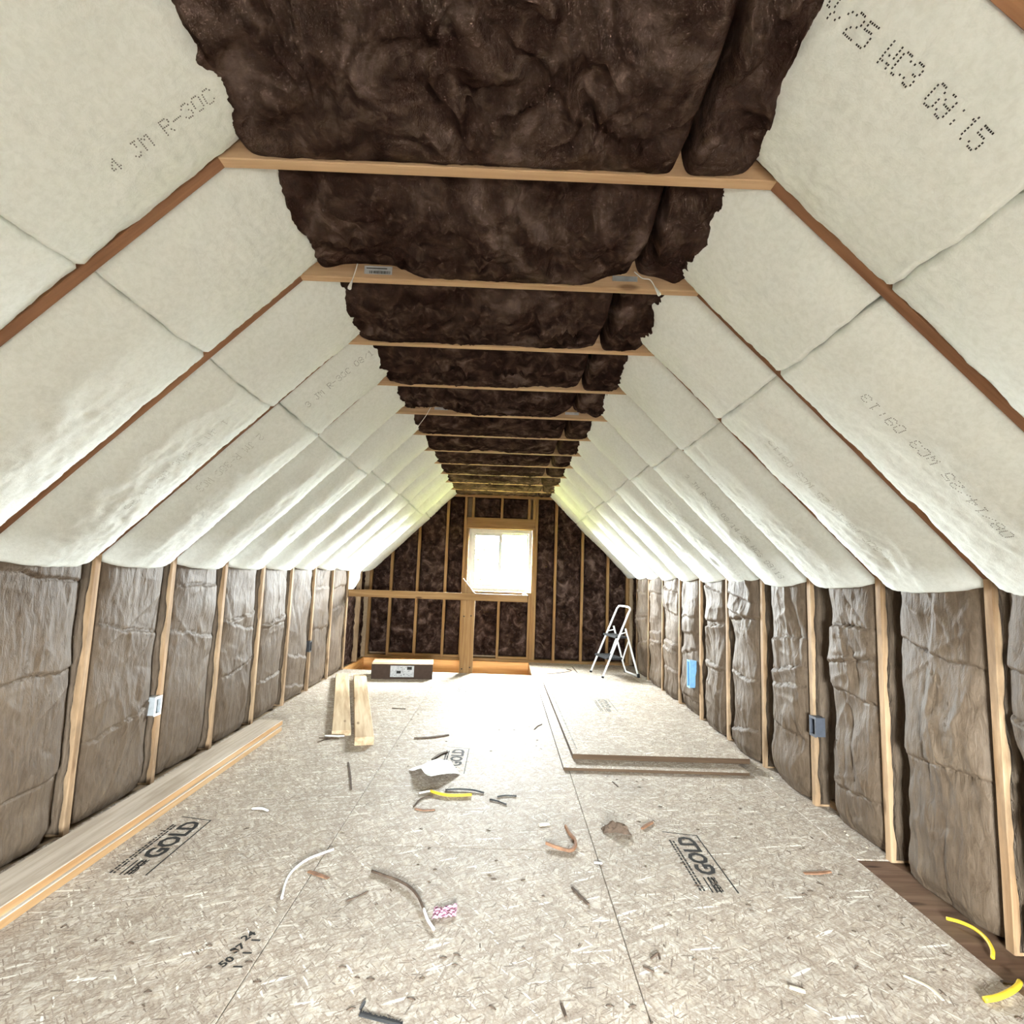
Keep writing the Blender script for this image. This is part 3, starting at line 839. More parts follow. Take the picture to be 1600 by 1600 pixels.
xs = [0.447, 0.737, 1.134, 1.512, 1.80]
for k, (a, b) in enumerate(zip(xs[:-1], xs[1:])): gable_batt(a + e, b - e, 0.045, top_at(a), 940 + k * 3)
gable_batt(-0.511, -0.094, 0.07, 0.945, 970); gable_batt(-0.054, 0.349, 0.07, 0.945, 973)
gable_batt(-0.480, -0.096, 2.075, 2.368, 976); gable_batt(-0.054, 0.309, 2.075, 2.368, 979)
box('corner_panel', 1.822, XR - 0.0, GY - 0.002, GY + 0.10, 0.04, 1.40, M_GABLE, wb)
WX0, WX1, WZ0, WZ1 = -0.551, 0.389, 0.986, 1.905
obj('sheathing', *join([box_vf(-2.2, WX0, GY + 0.142, GY + 0.165, -0.3, 2.8), box_vf(WX1, 2.1, GY + 0.142, GY + 0.165, -0.3, 2.8),
                        box_vf(WX0, WX1, GY + 0.142, GY + 0.165, -0.3, WZ0), box_vf(WX0, WX1, GY + 0.142, GY + 0.165, WZ1, 2.8)]), M_SHEATH, wb)

win = root('window_1', (-0.08, GY + 0.12, WZ0), 'structure')
def rect_frame(x0, x1, z0, z1, y0, y1, t):
    return join([box_vf(x0, x0 + t, y0, y1, z0, z1), box_vf(x1 - t, x1, y0, y1, z0, z1), box_vf(x0 + t, x1 - t, y0, y1, z0, z0 + t), box_vf(x0 + t, x1 - t, y0, y1, z1 - t, z1)])
obj('window_frame', *rect_frame(WX0 + 0.004, WX1 - 0.004, WZ0 + 0.004, WZ1 - 0.004, GY + 0.075, GY + 0.16, 0.045), M_VINYL, win)
sa = obj('sash', *rect_frame(WX0 + 0.05, -0.055, WZ0 + 0.05, WZ1 - 0.05, GY + 0.085, GY + 0.115, 0.045), M_VINYL, win)
obj('gasket', *rect_frame(WX0 + 0.090, -0.096, WZ0 + 0.090, WZ1 - 0.090, GY + 0.0835, GY + 0.098, 0.010), M_DRY, sa)
box('pane', WX0 + 0.093, -0.098, GY + 0.098, GY + 0.102, WZ0 + 0.093, WZ1 - 0.093, M_GLASS, sa)
sb = obj('sash', *rect_frame(-0.100, WX1 - 0.05, WZ0 + 0.05, WZ1 - 0.05, GY + 0.120, GY + 0.148, 0.030), M_VINYL, win)
box('pane', -0.072, WX1 - 0.078, GY + 0.132, GY + 0.136, WZ0 + 0.078, WZ1 - 0.078, M_GLASS, sb)

# rear gable behind the camera; its unseen window added to light the near end
wr = root('wall_front', (0, RY, 0), 'structure')
x0, x1, z0, z1 = REAR
obj('wall_panel', *join([box_vf(-2.2, x0, RY - 0.15, RY, -0.3, 2.8), box_vf(x1, 2.1, RY - 0.15, RY, -0.3, 2.8), box_vf(x0, x1, RY - 0.15, RY, -0.3, z0), box_vf(x0, x1, RY - 0.15, RY, z1, 2.8)]), M_SHEATH, wr)
wf = root('rear_fill_window', ((x0 + x1) / 2, RY - 0.1, z0), 'structure')
obj('window_frame', *rect_frame(x0, x1, z0, z1, RY - 0.12, RY - 0.05, 0.05), M_VINYL, wf)
box('pane', x0 + 0.05, x1 - 0.05, RY - 0.09, RY - 0.085, z0 + 0.05, z1 - 0.05, M_GLASS, wf)

# ------------------------------------------------------------------ guard rail round the stair opening
gr = root('guard_rail', (-0.8, SY, 0), None, 'rough lumber guard rail with one wide post cut slantwise at its top', 'railing')
board('rail', (XL + 0.004, SY - 0.020, 0.948), (0.30, SY - 0.020, 0.948), (0, 1, 0), 0.089, 0.038, M_GABLE, gr)
board('return_rail', (0.281, SY, 0.948), (0.281, GY - 0.002, 0.948), (1, 0, 0), 0.089, 0.038, M_GABLE, gr)
px0, px1 = -0.532, -0.366
y0_, y1_ = SY + 0.001, SY + 0.039
V = []
for y in (0.0, 0.038): V += [(z, x - px0, y) for x, z in ((px0, 0.0), (px1, 0.0), (px1, 1.2), (px1 - 0.012, 1.2), (px0, 1.382))]
F = [(0, 1, 2, 3, 4), (9, 8, 7, 6, 5)] + [(i, i + 5, (i + 1) % 5 + 5, (i + 1) % 5) for i in range(5)]
me = new_mesh('post', V, F); me.materials.append(M_GABLE)
po = bpy.data.objects.new('post', me)
po.rotation_euler = Matrix(((0, 1, 0), (0, 0, 1), (1, 0, 0))).to_euler()      # local X up, so the grain runs up the post
link(po, gr, (px0, y0_, -0.2))
for x, z in ((-0.50, 0.70), (-0.41, 0.71), (-0.50, 0.05), (-0.40, 0.07)):
    tube('bolt_head', [(x, y0_ + 0.001, z), (x, y0_ - 0.005, z)], 0.009, M_INK, gr, 6)

# ------------------------------------------------------------------ lumber on the floor
def lumber(name, a, b, wdt, t, m, label, cat='board', group=None, z=0.0):
    o = board(name, (a[0], a[1], z + t / 2 + 0.0005), (b[0], b[1], z + t / 2 + 0.0005), (0, 0, 1), wdt, t, m, None, ch=0.003)
    if m is M_PALE:                                     # wide faces paled for the light on them, edges keep the pine colour
        o.data.materials.append(M_EDGEPINE)
        for p in o.data.polygons:
            if abs(p.normal.z) < 0.5: p.material_index = 1
    return tag(o, label, cat, group)
lumber('lumber_plank', (-1.765, 0.95), (-1.765, 4.33), 0.19, 0.036, M_PALE, 'lower of two stacked long planks lying against the base of the brown paper wall', 'plank')
lumber('lumber_plank', (-1.772, 0.95), (-1.772, 4.36), 0.185, 0.036, M_PALE, 'upper of two stacked long planks, wide face upward coloured pale for the light on it', 'plank', z=0.0375)
lumber('lumber_board', (-1.192, 4.26), (-1.84, 6.45), 0.14, 0.040, M_LUM, 'pale board lying on the floor beside the paper wall, near the cardboard box')
lumber('timber', (-0.968, 4.06), (-1.605, 6.33), 0.135, 0.058, M_LUM, 'thicker timber lying on the floor, parallel to the pale board and ending by the box', 'timber')

def osb_sheet(name, c, z, label):
    g = 0.0
    t = 0.018
    o = obj(name, [(x, y, zz) for zz in (z, z + t) for x, y in c], [(3, 2, 1, 0), (4, 5, 6, 7)] + [(i, (i + 1) % 4, (i + 1) % 4 + 4, i + 4) for i in range(4)], M_OSB)
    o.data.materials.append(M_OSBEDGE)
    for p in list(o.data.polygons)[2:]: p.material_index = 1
    return tag(o, label, 'sheet', 'loose strand boards on the floor')
def rect(cx, cy, wx, wy, ang):
    c, s = math.cos(ang), math.sin(ang)
    return [(cx + x * c - y * s, cy + x * s + y * c) for x, y in ((-wx / 2, -wy / 2), (wx / 2, -wy / 2), (wx / 2, wy / 2), (-wx / 2, wy / 2))]
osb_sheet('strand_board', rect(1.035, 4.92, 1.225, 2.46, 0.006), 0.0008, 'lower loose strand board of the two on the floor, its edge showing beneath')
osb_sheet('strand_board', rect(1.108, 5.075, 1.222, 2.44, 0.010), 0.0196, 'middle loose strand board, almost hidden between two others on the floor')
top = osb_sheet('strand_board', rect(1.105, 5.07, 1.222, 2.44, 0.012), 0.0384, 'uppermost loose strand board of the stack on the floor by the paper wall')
V, F = stamp(1.07, 5.03, 0.0571, M_GREYINK)
obj('grade_stamp', V, F, M_GREYINK, top)
pr = []; y = 3.95; r = random.Random(9)
while y < 6.1:
    d = r.uniform(0.006, 0.02); xx = 0.545 - (y - 3.85) * 0.012
    pr.append(box_vf(xx, xx + 0.010, y, y + d, 0.0566, 0.0573)); y += d + r.uniform(0.006, 0.03)
obj('edge_print', *join(pr), M_GREYINK, top)['kind'] = 'stuff'

# ------------------------------------------------------------------ cardboard box
bx = root('cardboard_box', (-1.17, 6.62, 0), None, 'long low cardboard box with a white label on its shaded side, beside the guard post', 'box')
ang = math.atan2(6.554 - 6.40, -0.836 + 1.527) * 0.55
c_, s_ = math.cos(ang), math.sin(ang)
def bxp(x, y, z): return (-1.50 + x * c_ - y * s_, 6.42 + x * s_ + y * c_, z)
def bbox(x0, x1, y0, y1, z0, z1):
    V, F = box_vf(x0, x1, y0, y1, z0, z1); return [bxp(*p) for p in V], F
W_, D_, H_ = 0.70, 0.34, 0.165
obj('carton', *bbox(0, W_, 0, D_, 0.0, H_), M_SHADECARD, bx)
obj('lid_flap', *bbox(-0.004, W_ + 0.004, -0.003, D_ / 2 - 0.003, H_, H_ + 0.005), M_CARD, bx)
obj('lid_flap', *bbox(-0.004, W_ + 0.004, D_ / 2 + 0.003, D_ + 0.003, H_, H_ + 0.005), M_CARD, bx)
obj('tape_strip', *bbox(-0.002, W_ + 0.002, D_ / 2 - 0.03, D_ / 2 + 0.03, H_ + 0.005, H_ + 0.006), M_LABEL, bx)
lb = obj('label', *bbox(0.215, 0.485, -0.0012, 0, 0.022, 0.150), M_LABEL, bx); lb['label'] = 'white shipping label'  # white label, its backlit shade put into the grey
pr = [bbox(0.348, 0.350, -0.0018, -0.001, 0.024, 0.148)]
r = random.Random(4)
for cx, cz, wq in ((0.285, 0.062, 0.05), (0.405, 0.105, 0.055), (0.33, 0.125, 0.012), (0.365, 0.045, 0.012)):
    pr.append(bbox(cx, cx + wq, -0.0018, -0.001, cz, cz + wq * 0.62))
for k in range(26):
    xx = r.uniform(0.225, 0.45); zz = r.uniform(0.03, 0.14); pr.append(bbox(xx, xx + r.uniform(0.006, 0.02), -0.0016, -0.001, zz, zz + 0.003))
obj('label_print', *join(pr), M_INK, bx)['kind'] = 'stuff'

# ------------------------------------------------------------------ step ladder
sl = root('step_ladder', (1.45, 7.15, 0), None, 'white two-step folding ladder with black treads standing in the corner', 'ladder')
RT = 0.0125
def arc(c, a, b, n=5):
    return [tuple(np.array(c) + np.array(a) * math.cos(t) + np.array(b) * math.sin(t)) for t in np.linspace(0, math.pi / 2, n)]
A0, B0 = np.array([1.183, 7.32, 0.012]), np.array([1.272, 6.94, 0.012])
A1, B1 = np.array([1.500, 7.315, 0.80]), np.array([1.588, 6.955, 0.80])
tA = np.array([1.545, 7.25, 0.885]); tB = np.array([1.60, 7.02, 0.885])
tube('front_frame', spline([A0, A0 * .5 + A1 * .5, A1, A1 + np.array([0.028, -0.012, 0.058]), tA, tB, B1 + np.array([0.026, 0.016, 0.058]), B1, B0 * .5 + B1 * .5, B0], 5), RT, M_ALU, sl, 10)
C1, D1 = np.array([1.483, 7.345, 0.61]), np.array([1.573, 7.03, 0.61])
C0, D0 = np.array([1.650, 7.40, 0.045]), np.array([1.738, 7.05, 0.045])
tube('rear_frame', [C1, C0 + (C1 - C0) * 0.08, C0 + np.array([0.012, -0.02, -0.03]), D0 + np.array([0.012, 0.02, -0.03]), D0 + (D1 - D0) * 0.08, D1], RT * 0.95, M_ALU, sl, 10)
def fr(t, q):                                       # point on front rail q at height t
    a, b = (A0, A1) if q == 'A' else (B0, B1)
    return a + (b - a) * ((t - a[2]) / (b[2] - a[2]))
for zz, dep in ((0.505, 0.16), (0.238, 0.22)):
    a, b = fr(zz, 'A'), fr(zz, 'B')
    d = np.array([0.97, 0.21, 0]); f = -0.045
    t = 0.022
    c4 = [a + d * f, b + d * f, b + d * (f + dep), a + d * (f + dep)]
    V = [tuple(p + np.array([0, 0, k])) for k in (-t / 2, t / 2) for p in c4]
    sp = obj('tread', V, [(3, 2, 1, 0), (4, 5, 6, 7)] + [(i, (i + 1) % 4, (i + 1) % 4 + 4, i + 4) for i in range(4)], M_BLACK, sl)
    rb = []
    for k in range(5):
        g = f + dep * (0.15 + k * 0.17)
        p, q = a + d * g, b + d * g
        rb.append(([tuple(p + np.array([0, 0, .011])), tuple(q + np.array([0, 0, .011])), tuple(q + d * 0.008 + np.array([0, 0, .014])), tuple(p + d * 0.008 + np.array([0, 0, .014]))], [(0, 1, 2, 3)]))
    obj('tread_ribs', *join(rb), M_RUBBER, sp)
for q, top1, rear in (('A', C1, (C0, C1)), ('B', D1, (D0, D1))):
    p = fr(0.545, q); rr = rear[0] + (rear[1] - rear[0]) * 0.92
    tube('hinge_link', [p, rr], 0.008, M_ALU, sl)
    pr_ = rear[0] + (rear[1] - rear[0]) * 0.74; pf = fr(0.238, q) + np.array([0.16, 0.03, -0.03])
    tube('brace', [pr_, pf], 0.009, M_ALU, sl)
for p in (A0, B0): tube('foot_cap', [p + np.array([-.001, 0, -0.012]), p + np.array([0.004, 0, 0.012])], 0.0165, M_RUBBER, sl)
for p in (C0, D0): tube('foot_cap', [p + np.array([0.012, 0, -0.045]), p + np.array([0.008, 0, 0.0])], 0.018, M_RUBBER, sl)

# ------------------------------------------------------------------ electrical boxes on the studs
def elec_box(name, x, y, z, dx, dy, h, inx, m, label, rim=None):
    o = root(name, (x, y, z), None, label, 'electrical box')
    t = 0.003
    xf = x + inx * 0.004; xb = x - inx * dx
    xa, xc = sorted((xf, xb))
    obj('box_shell', *join([box_vf(xa, xc, y - dy, y - dy + t, z, z + h), box_vf(xa, xc, y - t, y, z, z + h), box_vf(xa, xc, y - dy + t, y - t, z, z + t), box_vf(xa, xc, y - dy + t, y - t, z + h - t, z + h),
                            box_vf(*sorted((xb, xb + inx * t)), y - dy + t, y - t, z + t, z + h - t)]), m, o)
    xr0, xr1 = sorted((xf, xf + inx * 0.003))
    obj('front_rim', *join([box_vf(xr0, xr1, y - dy - 0.004, y - dy + 0.008, z - 0.004, z + h + 0.004), box_vf(xr0, xr1, y - 0.008, y + 0.0, z - 0.004, z + h + 0.004),
                            box_vf(xr0, xr1, y - dy + 0.008, y - 0.008, z - 0.004, z + 0.010), box_vf(xr0, xr1, y - dy + 0.008, y - 0.008, z + h - 0.010, z + h + 0.004)]), rim or m, o)
    pass
    return o
elec_box('outlet_box', XL + 0.014, YJ(4) - 0.020, 0.395, 0.05, 0.058, 0.10, 1, M_STEEL, 'shiny metal outlet box fixed to a stud of the wall with the long planks', M_WHITE)
elec_box('outlet_box', XR - 0.020, YJ(4) - 0.021, 0.400, 0.05, 0.062, 0.105, -1, M_DKBOX, 'dark grey plastic outlet box beside a stud, by a torn paper batt')
elec_box('outlet_box', XL + 0.012, YJ(8) - 0.021, 0.40, 0.05, 0.058, 0.105, 1, M_BLACK, 'small black outlet box on a far stud, near the fallen boards')
elec_box('outlet_box', XR - 0.060, YJ(7) + 0.165, 0.26, 0.06, 0.075, 0.245, -1, M_BLUE, 'tall blue electrical box set in the far paper wall beyond the loose strand boards')

# ------------------------------------------------------------------ pull cords hanging from the ceiling
def cord(pts, label, r=0.0022, rk=0.008):
    o = root('pull_cord', pts[0], None, label, 'cord')
    sp = spline(pts, 6)
    tube('cord', sp, r, M_WHITE, o, 6)
    a, b = np.array(sp[-2]), np.array(sp[-1]); d = (b - a) / np.linalg.norm(b - a)
    tube('pendant', [b - d * 0.012, b + d * 0.004, b + d * 0.026, b + d * 0.032], [r, 0.0045, rk, rk * 0.8], M_WHITE, o, 8)
y2 = YJ(2) - 0.03
cord([(-0.625, y2, ZC + 0.06), (-0.630, y2 - 0.006, ZC + 0.02), (-0.640, y2 - 0.012, ZC - 0.03)], 'white pull cord hanging straight before a joist, beside the barcode label')
cord([(0.470, y2, ZC + 0.066), (0.500, y2 - 0.008, ZC + 0.036), (0.530, y2 - 0.012, ZC + 0.028), (0.552, y2 - 0.014, ZC - 0.008)], 'thin white cord curving down over a joist, beside a silver strip')
y5 = YJ(5) - 0.03
cord([(-0.585, y5, ZC + 0.045), (-0.62, y5 - 0.01, ZC - 0.03), (-0.665, y5 - 0.012, ZC - 0.10)], 'far thin white pull cord hanging at a slant below the ceiling', 0.0018, 0.007)

# ------------------------------------------------------------------ scraps on the floor
def strip(name, pts, wd, t, m, label, cat='scrap', z=0.0, sm=4, group=None, curl=0.0):
    """flat bent sliver following pts on the floor"""
    P = spline([(x, y, 0) for x, y in pts], sm) if len(pts) > 2 else [(*pts[0], 0), tuple((np.array(pts[0]) + np.array(pts[1])) / 2) + (0,), (*pts[1], 0)]
    V = []; F = []; n = len(P)
    for i, p in enumerate(P):
        a = np.array(P[max(i - 1, 0)]); b = np.array(P[min(i + 1, n - 1)]); d = (b - a)[:2]; d = d / (np.linalg.norm(d) + 1e-9)
        q = np.array([-d[1], d[0]]) * wd / 2 * (0.55 + 0.45 * math.sin(math.pi * (0.12 + 0.76 * i / (n - 1))))
        zz = z + 0.0006 + curl * abs(2 * i / (n - 1) - 1) ** 2
        V += [(p[0] - q[0], p[1] - q[1], zz), (p[0] + q[0], p[1] + q[1], zz), (p[0] + q[0] * .8, p[1] + q[1] * .8, zz + t), (p[0] - q[0] * .8, p[1] - q[1] * .8, zz + t)]
    for i in range(n - 1):
        for k in range(4): F.append((i * 4 + k, i * 4 + (k + 1) % 4, i * 4 + 4 + (k + 1) % 4, i * 4 + 4 + k))
    F += [(3, 2, 1, 0), tuple(range(n * 4 - 4, n * 4))]
    return tag(obj(name, V, F, m), label, cat, group)
def wire(name, pts, r, m, label, cat='wire', lift=0.0, tip=None, parent=None):
    n = len(pts)
    P = [(x, y, r + 0.0005 + lift * math.sin(math.pi * i / (n - 1))) for i, (x, y) in enumerate(pts)]
    return tag(tube(name, P, r, m, None, 8, 5), label, cat)

yc_ = root('cable_scrap', (-0.26, 3.23, 0), None, 'short yellow cable offcut with a bare white end, beside the torn white paper', 'cable')
tube('sheath', [(-0.38, 3.27, .008), (-0.339, 3.238, .010), (-0.275, 3.216, .009), (-0.203, 3.222, .009), (-0.143, 3.235, .009)], 0.0085, M_YELLOW, yc_, 8, 5)
tube('conductor', [(-0.38, 3.27, .008), (-0.41, 3.255, .008), (-0.442, 3.239, .006)], 0.005, M_WHITE, yc_, 6, 4)
wire('wire_scrap', [(-0.30, 3.300), (-0.217, 3.306), (-0.143, 3.300), (-0.075, 3.276)], 0.005, M_BLACK, 'black wire offcut lying just behind the short yellow cable', lift=0.004)
wire('wire_scrap', [(-0.444, 3.062), (-0.428, 3.153), (-0.392, 3.200), (-0.36, 3.215)], 0.004, M_BARK, 'dark brown wire offcut curving out toward the viewer from the short yellow cable')
wire('wire_scrap', [(0.003, 3.229), (0.051, 3.25), (0.113, 3.246)], 0.004, M_BLACK, 'black wire offcut, farther of two beside the middle floor seam')
wire('wire_scrap', [(-0.039, 3.191), (0.008, 3.169), (0.054, 3.13)], 0.004, M_BLACK, 'black wire offcut, nearer of two beside the middle floor seam')
strip('wood_sliver', [(-0.433, 3.045), (-0.379, 3.03), (-0.326, 3.042)], 0.022, 0.004, M_CHIP, 'red-brown wood sliver in front of the short yellow cable', 'sliver')
strip('stick', [(-0.64, 4.254), (-0.523, 4.283), (-0.39, 4.362)], 0.030, 0.008, M_BARK, 'long dark stick lying beyond the torn white paper', 'stick')
strip('stick', [(-0.441, 3.80), (-0.402, 3.906), (-0.36, 3.965)], 0.026, 0.008, M_BARK, 'short dark stick poking out behind the torn white paper', 'stick')
wire('wire_scrap', [(-0.726, 2.595), (-0.758, 2.555), (-0.807, 2.493), (-0.834, 2.407), (-0.832, 2.324), (-0.806, 2.223)], 0.0048, M_WHITE, 'white wire offcut bent in an arc across the floor seam', lift=0.006)
gw = root('wire_scrap', (-0.38, 2.3, 0), None, 'grey wire offcut in a long curve with a bare white end', 'wire')
tube('sheath', [(-0.513, 2.429, .006), (-0.455, 2.399, .006), (-0.389, 2.361, .008), (-0.334, 2.314, .010), (-0.291, 2.253, .010), (-0.258, 2.179, .008)], 0.0055, M_BARK, gw, 8, 5)
tube('bare_end', [(-0.258, 2.179, .008), (-0.235, 2.12, .007), (-0.205, 2.069, .006)], 0.0052, M_WHITE, gw, 8, 4)
strip('wood_sliver', [(-0.775, 2.42), (-0.737, 2.403), (-0.677, 2.373)], 0.022, 0.003, M_CHIP, 'brown wood sliver lying across the seam beside the white wire arc', 'sliver')
strip('stick', [(-0.977, 3.699), (-0.903, 3.482), (-0.836, 3.271)], 0.013, 0.005, M_BARK, 'thin dark twig lying along the floor between timber and white paper', 'stick')
strip('stick', [(-0.562, 2.223), (-0.527, 2.253), (-0.494, 2.293)], 0.006, 0.003, M_BARK, 'tiny thin twig between the white wire arc and the grey curved wire', 'stick')
strip('bent_strap', [(0.35, 2.874), (0.364, 2.802), (0.382, 2.752), (0.379, 2.703), (0.351, 2.648), (0.294, 2.662), (0.239, 2.694)], 0.014, 0.012, M_CHIP, 'brown strip of wood bent round in a hook beside the floor seam', 'scrap', curl=0.008)
strip('stick', [(0.321, 2.357), (0.345, 2.301), (0.372, 2.248)], 0.013, 0.006, M_BARK, 'short dark stick beside the right floor seam, in front of the bent strip', 'stick')
strip('wood_sliver', [(1.364, 2.522), (1.428, 2.526), (1.493, 2.54)], 0.020, 0.004, M_CHIP, 'red-brown wood sliver near the foot of the paper wall by the edge board', 'sliver')
strip('wood_sliver', [(1.357, 1.915), (1.392, 1.883), (1.406, 1.854), (1.405, 1.813)], 0.011, 0.003, M_STRAW, 'pale curved wood sliver near the two yellow cable scraps', 'sliver')
strip('wood_sliver', [(0.742, 2.893), (0.783, 2.937), (0.818, 2.968)], 0.018, 0.008, M_CHIP, 'small folded brown sliver beside the dark crumpled scrap', 'sliver')
strip('screw', [(0.443, 2.554), (0.479, 2.551)], 0.007, 0.006, M_STEEL, 'bright screw lying on the floor seam', 'screw')
strip('wood_sliver', [(0.219, 2.90), (0.273, 2.917)], 0.03, 0.006, M_STRAW, 'pale splinter lying behind the bent hook of wood', 'sliver')
wire('cable_scrap', [(1.748, 2.219), (1.775, 2.186), (1.790, 2.143), (1.786, 2.091), (1.762, 2.037), (1.733, 2.004)], 0.0065, M_YELLOW, 'yellow cable scrap curved along the brown edge board', 'cable', lift=0.012)
wire('cable_scrap', [(1.531, 1.81), (1.574, 1.814), (1.636, 1.836), (1.687, 1.864), (1.719, 1.89)], 0.0085, M_YELLOW, 'yellow cable scrap nearest the viewer in the lower right corner', 'cable', lift=0.006)
strip('stick', [(1.664, 1.896), (1.76, 1.886)], 0.016, 0.006, M_BARK, 'dark stick by the wall behind the nearest yellow cable scrap', 'stick')
wire('wire_scrap', [(-1.306, 4.235), (-1.262, 4.205), (-1.201, 4.205), (-1.165, 4.245)], 0.006, M_WHITE, 'short white wire curved at the near end of the pale board', lift=0.01)
strip('stick', [(-1.335, 4.190), (-1.262, 4.185), (-1.185, 4.18)], 0.014, 0.005, M_BARK, 'dark stick in front of the pale board, behind another stick', 'stick')
strip('stick', [(-1.31, 4.09), (-1.279, 4.150), (-1.247, 4.172)], 0.012, 0.005, M_BARK, 'shorter dark stick lying nearest in front of the pale board', 'stick')
strip('stick', [(-0.985, 5.117), (-0.92, 5.11), (-0.86, 5.104)], 0.02, 0.005, M_BARK, 'dark stick on the floor beside the thick timber', 'stick')
strip('wood_sliver', [(0.588, 7.094), (0.718, 7.162), (0.922, 7.336)], 0.022, 0.004, M_BARK, 'long dark sliver on the bright floor before the ladder', 'sliver')
strip('wood_sliver', [(0.983, 7.69), (0.996, 7.258)], 0.014, 0.004, M_BARK, 'thin dark sliver pointing at the back wall near the ladder', 'sliver')
strip('wood_sliver', [(0.886, 7.472), (0.936, 7.386)], 0.03, 0.006, M_BARK, 'small dark chip between two dark slivers near the ladder', 'sliver')
strip('stick', [(0.288, 4.594), (0.321, 4.69), (0.362, 4.753)], 0.012, 0.005, M_BARK, 'curved dark twig beside the loose strand boards', 'stick')
strip('wood_sliver', [(0.536, 1.959), (0.567, 1.984), (0.567, 1.955)], 0.008, 0.005, M_BARK, 'small dark folded sliver right of the floor seam, near the viewer', 'sliver')
strip('wood_sliver', [(0.500, 1.919), (0.530, 1.898)], 0.008, 0.004, M_BARK, 'small dark straight sliver touching the folded one near the viewer', 'sliver')
strip('stick', [(0.214, 1.756), (0.223, 1.709)], 0.010, 0.005, M_BARK, 'short black stick nearest the viewer between the two floor seams', 'stick')
strip('stick', [(0.716, 3.514), (0.735, 3.435)], 0.009, 0.004, M_BARK, 'thin dark twig just in front of the stacked strand boards', 'stick')

# crumpled dark scrap with a bright fold
n = 16
U, V = np.meshgrid(np.linspace(0, 1, n), np.linspace(0, 1, n), indexing='ij')
hh = 0.042 * np.clip(np.sin(np.pi * U) ** 0.5 * np.sin(np.pi * V) ** 0.7, 0, 1) * (0.6 + 0.9 * np.abs(pn(U * 4, V * 4, 3))) + 0.002
P = np.stack([0.535 + U * 0.135 + 0.008 * pn(U * 5, V * 5, 8), 2.835 + V * 0.055 + 0.006 * pn(U * 5, V * 5, 9) + 0.012 * np.sin(U * 4), hh], -1)
o = grid('crumpled_scrap', P, M_BARK, None, skirt=(0, 0, -0.0015), smooth=False)
tag(o, 'dark crumpled scrap with a raised glossy edge beside the floor seam', 'scrap')
# pink film
P = np.stack([-0.22 + U * 0.085, 2.13 + V * 0.065 + 0.02 * U, 0.002 + 0.016 * np.abs(pn(U * 5, V * 5, 13))], -1)
tag(grid('film_scrap', P, M_PINK, None, smooth=False), 'small crumpled pink plastic film beside the white end of the grey wire', 'scrap')
# torn white paper folded like a low tent
n = 18
U, V = np.meshgrid(np.linspace(0, 1, n), np.linspace(0, 1, n), indexing='ij')
c00, c10, c11, c01 = map(np.array, ([-0.565, 3.60], [-0.395, 3.37], [-0.235, 3.56], [-0.40, 3.84]))
B = (c00[None, None] * ((1 - U) * (1 - V))[..., None] + c10 * (U * (1 - V))[..., None] + c11 * (U * V)[..., None] + c01 * ((1 - U) * V)[..., None])
fold = np.abs(U - 0.55 - 0.15 * np.sin(V * 3))
hh = 0.020 + 0.075 * np.exp(-fold / 0.22) * (0.35 + 0.65 * np.sin(np.pi * np.clip(V * .8 + .1, 0, 1))) + 0.045 * (1 - V) * U + 0.008 * pn(U * 3, V * 3, 17)
hh = hh - hh.min() + 0.001
P = np.concatenate([B, hh[..., None]], -1)
tag(grid('paper_scrap', P, M_PAPER, None, skirt=(0, 0, -0.0008), smooth=False), 'torn white paper folded like a tent in the middle of the floor', 'paper')
# black felt strip with a frayed edge
r = random.Random(2); pr = []
for k in range(34):
    f = k / 33; x = -0.37 + 0.125 * f; y = 1.698 - 0.033 * f
    pr.append(([(x, y - 0.004, .001), (x + 0.0045, y - 0.005, .001), (x + 0.0045, y + r.uniform(0.006, 0.014), .004), (x, y + r.uniform(0.006, 0.014), .004)], [(0, 1, 2, 3)]))
    pr.append(box_vf(x, x + 0.0046, y - 0.006, y + 0.003, 0.0006, 0.003))
tag(obj('felt_strip', *join(pr), M_BLACK), 'frayed black felt strip at the near edge of the floor', 'strip')
strip('felt_scrap', [(-0.372, 1.716), (-0.366, 1.745)], 0.010, 0.004, M_BLACK, 'tiny black scrap beside the frayed black felt strip', 'scrap')

strip('wire_scrap', [(-1.27, 2.985), (-1.225, 2.99), (-1.18, 2.965)], 0.012, 0.006, M_WHITE, 'short white scrap just past the printed stamp beside the long planks', 'scrap')
strip('wood_sliver', [(0.945, 1.848), (0.985, 1.83)], 0.014, 0.006, M_STRAW, 'short pale chip in the foreground left of the pale curved sliver', 'chip')
# loose fibres and crumbs along the foot of both walls
def fluff(name, x0, x1, y0, y1, cnt, m, label, seed):
    r = random.Random(seed); V = []; F = []
    for k in range(cnt):
        x = r.uniform(x0, x1); y = r.uniform(y0, y1); s = r.uniform(0.003, 0.010); k0 = len(V)
        for a in range(5):
            t = a * 2 * math.pi / 5 + r.random(); V.append((x + s * math.cos(t) * r.uniform(.6, 1.2), y + s * math.sin(t) * r.uniform(.6, 1.4), 0.0008))
        V.append((x, y, 0.0008 + s * r.uniform(0.4, 1.1)))
        for a in range(5): F.append((k0 + a, k0 + (a + 1) % 5, k0 + 5))
    o = obj(name, V, F, m)
    return tag(o, label, 'debris', None, 'stuff')
fluff('debris', -1.945, -1.885, 2.0, 6.8, 60, M_STRAW, 'pale loose fibre crumbs along the foot of the wall by the long planks', 1)
fluff('debris', 1.77, 1.83, 2.7, 7.3, 26, M_STRAW, 'pale loose fibre crumbs along the foot of the wall by the ladder', 2)
r = random.Random(21); V = []; F = []
